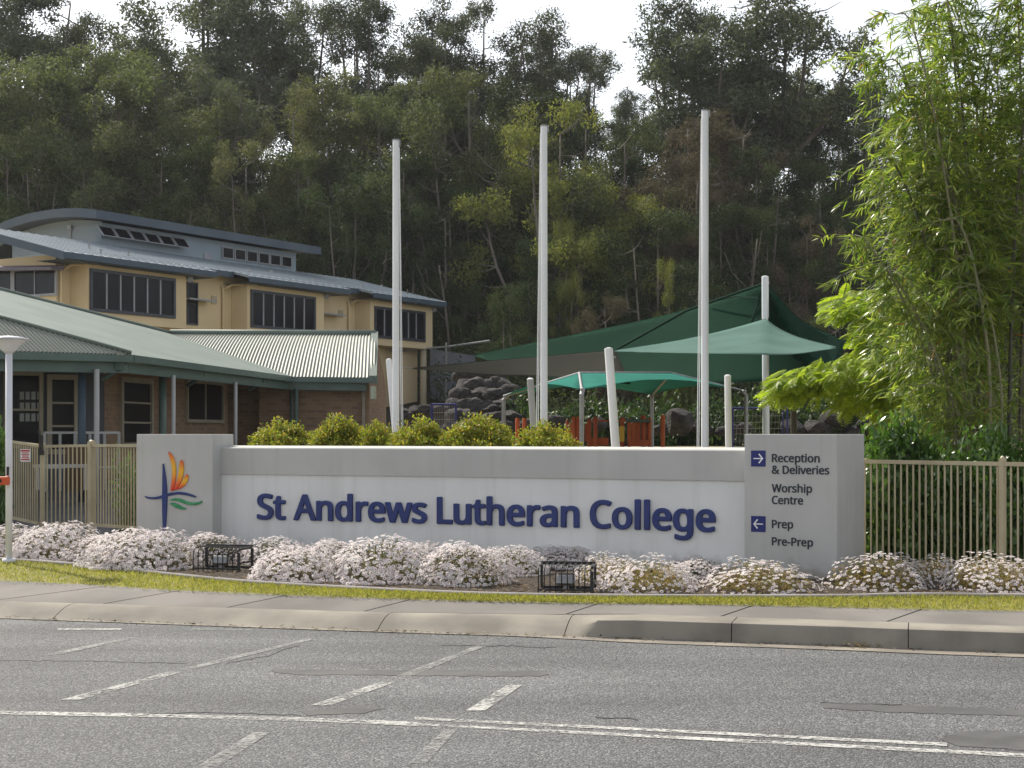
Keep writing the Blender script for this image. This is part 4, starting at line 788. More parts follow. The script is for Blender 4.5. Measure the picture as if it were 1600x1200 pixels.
def opening(w, x0, y0, x1, y1, cols, rows, fr, gls, parent, name='window', fw=.06, mull=None, depth=.06, mw=.035, bars=None):
    u0, za = w.hit(x0, y0); u1, _ = w.hit(x1, y1); _, zb = w.hit(x0, y1 if bars is None else bars)
    m = MB()
    for (a, b, c, d) in ((u0, u1, za - fw, za), (u0, u1, zb, zb + fw), (u0, u0 + fw, zb + fw, za - fw), (u1 - fw, u1, zb + fw, za - fw)):
        m.prism([w.pt(a, c, .002), w.pt(b, c, .002), w.pt(b, d, .002), w.pt(a, d, .002)], (w.n.x * depth, w.n.y * depth, 0))
    f = part(name, m, fr, parent)
    m = MB(); m.prism([w.pt(u0 + fw * .5, zb + fw * .5, .004), w.pt(u1 - fw * .5, zb + fw * .5, .004), w.pt(u1 - fw * .5, za - fw * .5, .004), w.pt(u0 + fw * .5, za - fw * .5, .004)], (w.n.x * .012, w.n.y * .012, 0)); part('pane', m, gls, f)
    m = MB()
    for i in range(1, cols):
        u = u0 + fw + (u1 - u0 - 2 * fw) * i / cols; m.prism([w.pt(u - mw / 2, zb + fw, .018), w.pt(u + mw / 2, zb + fw, .018), w.pt(u + mw / 2, za - fw, .018), w.pt(u - mw / 2, za - fw, .018)], (w.n.x * .03, w.n.y * .03, 0))
    for i in range(1, rows):
        z = zb + fw + (za - zb - 2 * fw) * i / rows; m.prism([w.pt(u0 + fw, z - mw / 2, .019), w.pt(u1 - fw, z - mw / 2, .019), w.pt(u1 - fw, z + mw / 2, .019), w.pt(u0 + fw, z + mw / 2, .019)], (w.n.x * .028, w.n.y * .028, 0))
    if m.v: part('mullion', m, mull or fr, f)
    return f
opening(WB, 289, 592, 347, 655, 2, 1, M['cream_frame'], M['glass'], b1, fw=.07, bars=660)
opening(WB, 186, 588, 236, 720, 1, 3, M['cream_frame'], M['glass'], b1, 'door', fw=.1, bars=700)
opening(WA, 72, 585, 122, 720, 1, 3, M['cream_frame'], M['glass'], b1, 'door', fw=.09, bars=710)
f = opening(WA, 5, 580, 66, 720, 1, 2, M['cream_frame'], M['glass'], b1, 'window', fw=.07, bars=700)
m = MB()
for i in range(4):
    for j in range(3):
        u, z = WA.hit(30 + i * 9, 612 + j * 17); m.prism([WA.pt(u, z - .14, .03), WA.pt(u + .075, z - .14, .03), WA.pt(u + .075, z, .03), WA.pt(u, z, .03)], (WA.n.x * .004, WA.n.y * .004, 0))
part('pinned_paper', m, pm('grey_paper', (.30, .32, .30), None, 3, .8), f)
for px, Yp, mt, w in ((128, 25.7, 'fascia_blue', .13), (151, 25.45, 'post_grey', .09), (271, 28.1, 'post_grey', .075), (368, 31.8, 'post_grey', .075), (463, 36.0, 'green_trim', .085), (254, 28.9, 'green_trim', .14)):
    q = P(px, 600, Yp); m = MB(); m.tube([(q.x, Yp, .5), (q.x, Yp, EZ - .28)], w / 2, 12); part('veranda_post', m, M[mt], b1, True)
for (x, y, Yp) in ((181, 563, 25.9), (311, 577, 30.0), (405, 586, 33.9)):
    q = P(x, y, Yp); m = MB(); m.box(q + Vector((.06, 0, -.05)), (.12, .12, .22)); m.tube([q + Vector((.04, 0, -.15)), q + Vector((-.25, .1, -.32))], .04, 8); part('rainwater_head', m, M['green_trim'], b1)
m = MB(); q = P(406, 690, 36.58); m.tube([(P(456, 600, 36.5).x, 36.5, .7), (P(456, 600, 36.5).x, 36.5, 2.85)], .04, 8); part('downpipe', m, M['green_trim'], b1, True)
m = MB(); m.box((P(568, 600, 36.5).x, 36.55, 1.8), (.07, .08, 2.3)); part('downpipe', m, M['cream_frame'], b1)
bl = thing('balustrade', 'low pale metal balustrade along the brick school veranda', 'balustrade', (P(125, 700, 26.4).x, 26.4, H(-7.2, 26.4)))
m = MB(); a = P(70, 676, 26.0); b = P(186, 676, 27.0); bar(m, a, b, .05, .04); bar(m, a - Vector((0, 0, .6)), b - Vector((0, 0, .6)), .04, .03); part('rail', m, M['post_grey'], bl)
for i in range(6):
    q = a.lerp(b, i / 5); m = MB(); m.box(q - Vector((0, 0, .5)), (.04, .04, 1.0)); part('upright', m, M['post_grey'], bl)
m = MB(); m.box(P(100, 728, 24.6), (.9, .35, .05)); 
for dx in (-.38, .38): m.box(P(100, 728, 24.6) + Vector((dx, 0, -.2)), (.05, .3, .36))
bq = P(100, 728, 24.6); single('bench', m, M['post_grey'], 'low grey bench standing in the paved courtyard behind the gate', 'bench', (bq.x, bq.y, bq.z - .38))
cq = P(122, 732, 25.3); m = MB(); m.box(cq, (.32, .3, .75)); single('planter_box', m, M['stem'], 'brown timber box in the courtyard seen through the gate', 'box', (cq.x, cq.y, cq.z - .38))

# ------------------------------------------------------------------ cream two-storey school building
th2 = R(-59); W2 = Wall((-14.3, 52.0), th2)              # plane of the projecting bays
b2 = thing('cream_school_building', 'two-storey cream building with projecting dark-windowed bays and arched blue-grey top', 'building', (-9.5, 60, H(-9.5, 60)))
BZ0, BZ1 = 5.53, 7.45
def wbox(mb, u0, u1, o0, o1, z0, z1, w=W2):
    mb.prism([w.pt(u0, z0, o1), w.pt(u1, z0, o1), w.pt(u1, z0, o0), w.pt(u0, z0, o0)], (0, 0, z1 - z0))
bays = [(-.1, 4.7), (8.05, 12.8), (16.0, 20.75)]
m = MB(); wbox(m, -.75, 20.7, -9, -.8, 1.2, 7.75)
part('wall', m, M['yellow_wall'], b2)
for i, (a, b) in enumerate(bays):
    m = MB(); wbox(m, a, b, -.79, 0, BZ0, 7.5); bay = part('bay', m, M['yellow_wall'], b2)
m = MB(); wbox(m, -.75, 20.7, -10, -9, 1.2, 7.7); part('rear_wall', m, M['yellow_wall'], b2)
opening(W2, 139.5, 419, 273, 497, 6, 1, M['frame_dark'], M['glass'], b2, fw=.11, mull=M['mullion'], mw=.06, bars=486)
opening(W2, 391, 452, 492, 518, 6, 1, M['frame_dark'], M['glass'], b2, fw=.11, mull=M['mullion'], mw=.06, bars=511.5)
opening(W2, 584.5, 478, 663.5, 534, 6, 1, M['frame_dark'], M['glass'], b2, fw=.11, mull=M['mullion'], mw=.06, bars=527.5)
# recess doors with awning, vents, pipes
WRc = Wall(W2.pt(0, 0, -.8).to_2d(), th2)
opening(WRc, 291, 440, 308, 507, 1, 2, M['frame_dark'], M['glass'], b2, 'recess_window', fw=.06)
for s_, out in ((5.15, .55), (13.2, .5)):
    m = MB(); m.prism([WRc.pt(s_, 6.70, .0), WRc.pt(s_ + 1.5, 6.70, 0), WRc.pt(s_ + 1.5, 6.66, out), WRc.pt(s_, 6.66, out)], (0, 0, .06)); part('sun_hood', m, M['mullion'], b2)
for s_ in (6.9, 14.8):
    m = MB(); m.prism([WRc.pt(s_, 6.65, .002), WRc.pt(s_ + .3, 6.65, .002), WRc.pt(s_ + .3, 6.95, .002), WRc.pt(s_, 6.95, .002)], (WRc.n.x * .03, WRc.n.y * .03, 0)); part('vent', m, M['soffit'], b2)
for s_ in (-.25, 7.85, 15.8):
    m = MB(); m.tube([WRc.pt(s_ - .4, 7.35, .05), WRc.pt(s_ - .35, 7.2, .08), WRc.pt(s_ - .35, 2, .08)], .05, 8); m.tube([WRc.pt(s_ - .35, 7.2, .08), WRc.pt(s_ - .1, 7.42, .3), WRc.pt(s_ + .6, 7.47, .95)], .05, 8); part('downpipe', m, M['yellow_wall'], b2, True)
for s_ in (5.0, 13.05, 20.95):
    m = MB(); q = WRc.pt(s_, 7.38, .55); m.tube([q, q + Vector((.15, -.25, .02)), q + Vector((.2, -.35, -.05))], [.06, .08, .12], 10); part('floodlight', m, M['mullion'], b2)
# end wall (facing the road side), its window strip and awning
EWt = R(31); EWl = Wall(W2.pt(-.75, 0, -.8).to_2d(), EWt); EWl.o = EWl.o - EWl.d * 0
endn = Vector((-W2.d.x, -W2.d.y)); 
class EndWall(Wall):
    def __init__(s, o): s.o = Vector(o); s.d = W2.n.copy(); s.n = endn; s.th = math.atan2(-s.d.y, s.d.x)
EN = EndWall(W2.pt(-.75, 0, -.8).to_2d())
opening(EN, -30, 421, 21, 462, 2, 1, M['mullion'], M['glass_mirror'], b2, fw=.08, bars=470)
opening(EN, 21.5, 421, 90, 464, 2, 1, M['mullion'], M['glass_mirror'], b2, fw=.08, bars=466)
ua, za = EN.hit(-40, 416); ub, zb = EN.hit(100, 414)
m = MB(); m.prism([EN.pt(ua, za, 0), EN.pt(ua, za - .12, .55), EN.pt(ua, za - .22, .55), EN.pt(ua, za - .18, 0)], EN.pt(ub, zb, 0) - EN.pt(ua, za, 0)); part('awning', m, pm('mauve_grey_awning', (.17, .15, .19), None, 2, .7), b2)
# skillion roofs over bays and between them
SL = .25
def roofz(out): return 7.62 - SL * (out - .5)
def roofslab(u0, u1, o0, o1, name, mat=M['roof_zinc']):
    m = MB(); a, b, c, d = W2.pt(u0, roofz(o1), o1), W2.pt(u1, roofz(o1), o1), W2.pt(u1, roofz(o0), o0), W2.pt(u0, roofz(o0), o0)
    m.prism([a, b, c, d], (0, 0, .07)); o = part(name, m, mat, b2)
    m = MB()
    n = int((u1 - u0) / .42)
    for i in range(n + 1):
        u = u0 + (u1 - u0) * i / n; m.prism([W2.pt(u - .02, roofz(o1) + .071, o1), W2.pt(u + .02, roofz(o1) + .071, o1), W2.pt(u + .02, roofz(o0) + .071, o0), W2.pt(u - .02, roofz(o0) + .071, o0)], (0, 0, .025))
    part('roof_rib', m, mat, o, kind=None)
roofslab(-1.6, 20.9, -4.6, -.32, 'main_roof'); roofslab(-1.6, 5.75, -.33, .5, 'bay_roof'); roofslab(7.55, 13.9, -.33, .5, 'bay_roof'); roofslab(15.5, 21.1, -.33, .5, 'bay_roof')
m = MB()
for a, b in ((5.76, 7.54), (13.91, 15.49)): wbox(m, a, b, -.31, -.22, roofz(-.3) - .16, roofz(-.3) + .06)
for a, b in ((-1.6, 5.75), (7.55, 13.9), (15.5, 21.1)): wbox(m, a, b, .505, .56, roofz(.5) - .15, roofz(.5) + .06)
part('eaves_gutter', m, M['fascia_blue'], b2)
m = MB(); a = W2.pt(-1.68, roofz(.56) - .20, .56); b = W2.pt(-1.68, roofz(-4.6) - .20, -4.6); m.prism([a, a + Vector((0, 0, .27)), b + Vector((0, 0, .27)), b], (W2.d.x * .075, W2.d.y * .075, 0)); part('verge_fascia', m, M['fascia_blue'], b2)
m = MB(); wbox(m, -1.6, 5.7, -.79, .5, 7.44, 7.45); 
for a, b in ((7.6, 13.85), (15.55, 21.05)): wbox(m, a, b, -.79, .5, 7.44, 7.45)
part('soffit', m, M['fascia_blue'], b2)
for s_, o_ in ((.8, -.3), (3.0, -1.2), (9.2, -.9), (11.4, -1.6), (12.8, -.5), (17, -1.2), (18.8, -.6), (19.6, -2), (1.4, -1.5)):
    q = W2.pt(s_, roofz(o_) + .07, o_); m = MB(); m.tube([q, q + Vector((0, 0, .10)), q + Vector((0, 0, .16))], [.03, .03, .06], 8); part('roof_anchor', m, M['galv'], b2)
# clerestory storey with arched roof
OC = -4.3; CZ = 9.72
m = MB(); wbox(m, 4.7, 16.3, -9.2, OC, 8.0, CZ)
cl = part('clerestory_wall', m, None or pm('pale_blue_weatherboard', (.26, .315, .37), (.23, .285, .335), .8, .7), b2)
m = MB()
for i in range(12):
    z = 8.75 + i * .085; a = W2.pt(4.685, z, OC); b = W2.pt(4.685, z, -9.2); bar(m, a, b, .02, .02)
    c = W2.pt(16.3, z, OC + .008)
part('weatherboard_laps', m, cl.data.materials[0], cl)
WCL = Wall(W2.pt(0, 0, OC).to_2d(), th2)
def row(x0, y0t, y0b, x1, y1t, y1b, n, tilt):
    u0, za = WCL.hit(x0, y0t); u1, _ = WCL.hit(x1, y1t); _, zb = WCL.hit(x0, y0b); wd = (u1 - u0) / n
    for i in range(n):
        a = u0 + wd * i + .03; b = a + wd - .06; m = MB(); fr = .045; o1 = .35 * tilt
        def q(u, f, e=0): return WCL.pt(u, za + (zb - za) * f, .03 + o1 * f + e)
        for (ua, ub, fa, fb) in ((a, b, 0, .09), (a, b, .91, 1), (a, a + fr, .09, .91), (b - fr, b, .09, .91)):
            m.prism([q(ua, fa), q(ub, fa), q(ub, fb), q(ua, fb)], (WCL.n.x * .05, WCL.n.y * .05, 0))
        w = part('clerestory_window', m, M['mullion'], b2)
        m = MB(); m.prism([q(a + .02, .04, .01), q(b - .02, .04, .01), q(b - .02, .96, .01), q(a + .02, .96, .01)], (WCL.n.x * .012, WCL.n.y * .012, 0)); part('pane', m, M['glass'], w)
row(148.5, 351.5, 369, 287, 372.5, 388, 6, 1); row(345, 385, 403, 455, 402.5, 418, 6, 0)
m = MB(); u, z = WCL.hit(318, 403); m.prism([WCL.pt(u, z - .2, .002), WCL.pt(u + .5, z - .2, .002), WCL.pt(u + .5, z + .2, .002), WCL.pt(u, z + .2, .002)], (WCL.n.x * .03, WCL.n.y * .03, 0)); part('vent', m, M['mullion'], b2)
m = MB(); m.tube([W2.pt(4.64, 9.6, OC - 1.6), W2.pt(4.64, 8.7, OC - 1.6)], .03, 6); m.box(W2.pt(4.6, 9.62, OC - 1.6), (.16, .16, .16)); part('vent_pipe', m, M['mullion'], b2)
def arch(q): return 10.25 - .036 * (q - 1.7) ** 2 - (.02 * (q - 4) ** 2 if q > 4 else 0)
rows = []; rows2 = []
for i in range(25):
    q = -.55 + 8.9 * i / 24; rows.append([W2.pt(u, arch(q), OC - q) for u in (3.9, 17.4)])
m = MB(); m.grid(rows); m.grid([[p - Vector((0, 0, .33)) for p in r] for r in rows]); 
for j in (0, 1): m.grid([[r[j] for r in rows], [r[j] - Vector((0, 0, .33)) for r in rows]])
m.grid([rows[0], [p - Vector((0, 0, .33)) for p in rows[0]]])
o = part('arched_roof', m, pm('slate_blue_roof', (.085, .11, .14), (.07, .09, .12), .8, .55, spec=.25), b2); autosmooth(o, 30)
m = MB()                                                   # gable infill under the arch
prof = [W2.pt(4.71, arch(-.5 + 8.7 * i / 16) - .31, OC + .5 - 8.7 * i / 16 - .55) for i in range(17)]
m.prism([W2.pt(4.71, 9.5, OC - .01)] + [p for p in prof if True] + [W2.pt(4.71, 9.5, -9.1)], (W2.d.x * .1, W2.d.y * .1, 0)); part('gable_infill', m, cl.data.materials[0], b2)
# undercroft below the last bay
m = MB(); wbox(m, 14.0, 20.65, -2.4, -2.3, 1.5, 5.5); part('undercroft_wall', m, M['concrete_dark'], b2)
for s_ in (20.3, 16.2, 18.2):
    q = W2.pt(s_, 0, -.2); m = MB(); m.tube([(q.x, q.y, 1.8), (q.x, q.y, 5.52)], .15, 14); part('column', m, M['soffit'], b2, True)
# retaining wall and tank beside it
rw = MB(); q0 = P(672, 600, 71); q1 = P(742, 600, 71); rw.prism([(q0.x, 71, 1.8), (q1.x, 71, 1.8), (q1.x, 71, P(742, 556, 71).z), (q0.x, 71, P(672, 545, 71).z)], (0, .4, 0))
single('retaining_wall', rw, M['wall_blue'], 'blue-grey retaining wall beyond the end column of the cream building', 'wall', ((q0.x + q1.x) / 2, 71, 1.8))
m = MB(); q = P(697, 560, 70); m.tube([(q.x, 70, 2), (q.x, 70, P(697, 535, 70).z)], .05, 8)
for dx in (-.7, .0): m.tube([(q.x + .02, 70, P(697, 542, 70).z), (q.x + 2.0, 70.4 + dx, P(697, 533, 70).z)], .05, 6); m.tube([(q.x, 70, P(697, 542, 70).z), (q.x - 2.4, 69 + dx, P(697, 552, 70).z)], .04, 6)
single('steel_bracket', m, M['galv'], 'thin steel post with sloping arms above the blue-grey retaining wall', 'bracket', (q.x, 70, 2))

# ------------------------------------------------------------------ leaves
def unit(a): return a / np.maximum(1e-9, np.linalg.norm(a, axis=-1, keepdims=True))
def leafarrays(Pn, D, N, L, Wd, shape='rhomb', droop=.0):
    Pn = np.asarray(Pn, float); D = unit(np.asarray(D, float)); Sd = unit(np.cross(D, N)); Nn = np.cross(Sd, D); n = len(Pn)
    L = np.broadcast_to(np.asarray(L, float).reshape(-1, 1), (n, 1)); Wd = np.broadcast_to(np.asarray(Wd, float).reshape(-1, 1), (n, 1))
    if shape == 'rhomb':
        V = np.stack([Pn, Pn + D * L * .42 + Sd * Wd / 2, Pn + D * L - Nn * L * droop, Pn + D * L * .42 - Sd * Wd / 2], 1)
        return V.reshape(-1, 3), [np.arange(4 * n).reshape(n, 4)]
    c = Nn * L * droop
    V = np.stack([Pn, Pn + D * L * .28 + Sd * Wd / 2 + Nn * Wd * .12, Pn + D * L * .28 - Sd * Wd / 2 + Nn * Wd * .12,
                  Pn + D * L * .66 + Sd * Wd * .36 - c * .4, Pn + D * L * .66 - Sd * Wd * .36 - c * .4, Pn + D * L - c], 1)
    b = (np.arange(n) * 6)[:, None]
    return V.reshape(-1, 3), [b + np.array([[0, 1, 2]]), b + np.array([[1, 3, 4, 2]]), b + np.array([[3, 5, 4]])]
def leafmesh(name, arrs, mats):
    Vs, gs, off = [], [], 0
    for k, (V, fs) in enumerate(arrs):
        Vs.append(V)
        for f in fs: gs.append((f + off, min(k, len(mats) - 1)))
        off += len(V)
    return npmesh(name, np.concatenate(Vs), gs, mats)
def rdir(rg, n): return unit(rg.normal(size=(n, 3)))

# ------------------------------------------------------------------ gum trees of the hillside
LM = {
 'grey': leafmat('grey_green_gum_leaf', [(.055, .070, .046), (.086, .104, .068), (.125, .14, .095)], .26, .7, .1, 1.25, .8),
 'olive': leafmat('olive_gum_leaf', [(.060, .078, .033), (.10, .118, .056), (.148, .158, .086)], .30, .7, .1, 1.35, .8),
 'dark': leafmat('dark_forest_leaf', [(.025, .042, .016), (.042, .066, .025), (.068, .09, .038)], .26, .7, .1, 1.25, .8),
 'yellow': leafmat('yellow_green_leaf', [(.11, .13, .035), (.16, .175, .05), (.21, .205, .075)], .38, .75, .1, 1.25, .3),
 'brown': leafmat('dry_brown_leaf', [(.07, .055, .038), (.10, .085, .06), (.13, .11, .085)], .25, .8, .08, 1.1, .3)}
def gum(seed, style):
    """unit tree, about 10 m tall: trunk mesh and crown mesh data"""
    rg = np.random.default_rng(seed); rr = random.Random(seed)
    m = MB(); puffs = []
    Ht = 10.0
    fork = {'tall': .34, 'broad': .22, 'bush': .08}[style]; sp = {'tall': 1.9, 'broad': 2.7, 'bush': 2.6}[style]
    lean_ = Vector((rr.uniform(-.5, .5), rr.uniform(-.5, .5), 0))
    pts = [Vector((0, 0, -1.5)), Vector((0, 0, 0)), lean_ * .3 + Vector((0, 0, Ht * fork * .5)), lean_ + Vector((0, 0, Ht * fork))]
    m.tube(cat_(pts, 4), [.20 - .07 * i / 12 for i in range(13)], 7)
    tip = pts[-1]; nl = {'tall': 7, 'broad': 7, 'bush': 6}[style]
    for i in range(nl):
        a = 2 * math.pi * (i + rr.random() * .6) / nl; up = (rr.uniform(.25, 1.0) if i else 1.02); rad = sp * rr.uniform(.55, 1.0) * (1.25 - up * .75) * 1.5
        if i == 0: rad = .4
        end = Vector((lean_.x + math.cos(a) * rad, lean_.y + math.sin(a) * rad, Ht * (fork + (1 - fork) * up * .90)))
        mid = tip.lerp(end, .5) + Vector((math.cos(a) * rad * .22, math.sin(a) * rad * .22, -.1 * Ht * rr.random()))
        st = tip.lerp(pts[2], rr.random() * .5)
        limb = cat_([st, mid, end], 4); k = len(limb)
        m.tube(limb, [.10 - .075 * j / (k - 1) for j in range(k)], 5)
        for j in range(2, k):
            for _ in range(2 if j < k - 1 else 3):
                b = limb[j]; a2 = rr.uniform(0, 6.28); r2 = rr.uniform(.35, 1.15) * (sp / 2.4)
                e = b + Vector((math.cos(a2) * r2, math.sin(a2) * r2, rr.uniform(-.25, .75)))
                m.tube([b, b.lerp(e, .55) + Vector((0, 0, -.1)), e], [.03, .02, .01], 4, cap=False)
                (rr.random() < .5 and puffs.append) and puffs.append((e, rr.uniform(.55, 1.15) * (1.0 if style != 'bush' else 1.15)))
    if style == 'bush':
        for _ in range(16):
            a = rr.uniform(0, 6.28); r2 = sp * rr.uniform(.3, .95); puffs.append((Vector((math.cos(a) * r2, math.sin(a) * r2, Ht * rr.uniform(.05, .6))), rr.uniform(.6, 1.0)))
    Pn, D, N = [], [], []
    sub = []
    for c, r in puffs:
        for _ in range(4): d_ = rdir(rg, 1)[0]; sub.append((c + Vector(d_ * np.array([1, 1, .75])) * r * rg.uniform(.4, .85), r * rg.uniform(.34, .66)))
    for c, r in sub:
        n = int(640 * r ** 1.7)
        d = rdir(rg, n); rad = r * (.2 + .9 * rg.random(n) ** .7)
        p = np.array(c) + d * rad[:, None] * np.array([1.0, 1.0, .9]); 
        Pn.append(p); N.append(unit(d * 1.2 + np.array([0, 0, .6]) + rg.normal(size=(n, 3)) * .38))
        D.append(rg.normal(size=(n, 3)) * .75 + np.array([0, 0, -.55]))
    Pn, D, N = map(np.concatenate, (Pn, D, N)); n = len(Pn)
    return m, leafarrays(Pn, D, N, rg.uniform(.10, .19, n), rg.uniform(.038, .07, n))
def cat_(pts, n): return cat(pts, n)
PROTO = {}
for style, seeds in (('tall', (11, 12, 13, 14)), ('broad', (21, 22, 23)), ('bush', (31, 32, 33))):
    for k, s in enumerate(seeds):
        mb, arr = gum(s, style); PROTO[style, k] = (mb.mesh('trunk', M['bark'], smooth=True), arr)
TOPZ = {k: float(v[1][0][:, 2].max()) for k, v in PROTO.items()}
CROWN = {}
def crown(style, k, lf):
    if (style, k, lf) not in CROWN: CROWN[style, k, lf] = leafmesh('crown', [PROTO[style, k][1]], [LM[lf]])
    return CROWN[style, k, lf]
def tree(px, Y, top, style, k, lf, label, wide=1.0, name='gum_tree', base=None, cat_n='tree', group='trees on the wooded hill'):
    x = (px - CX) / F * Y; z0 = H(x, Y) if base is None else base; zt = EYE - (top - HY) / F * Y; h = (zt - z0) / TOPZ[style, k]
    rr = random.Random(int(px * 7 + Y * 13))
    t = thing(name, label, cat_n, (x, Y, z0), group, rr.uniform(0, 6.28), (h * wide, h * wide, h))
    tag(link('trunk', PROTO[style, k][0], t)); link('crown', crown(style, k, lf), t)
    return t
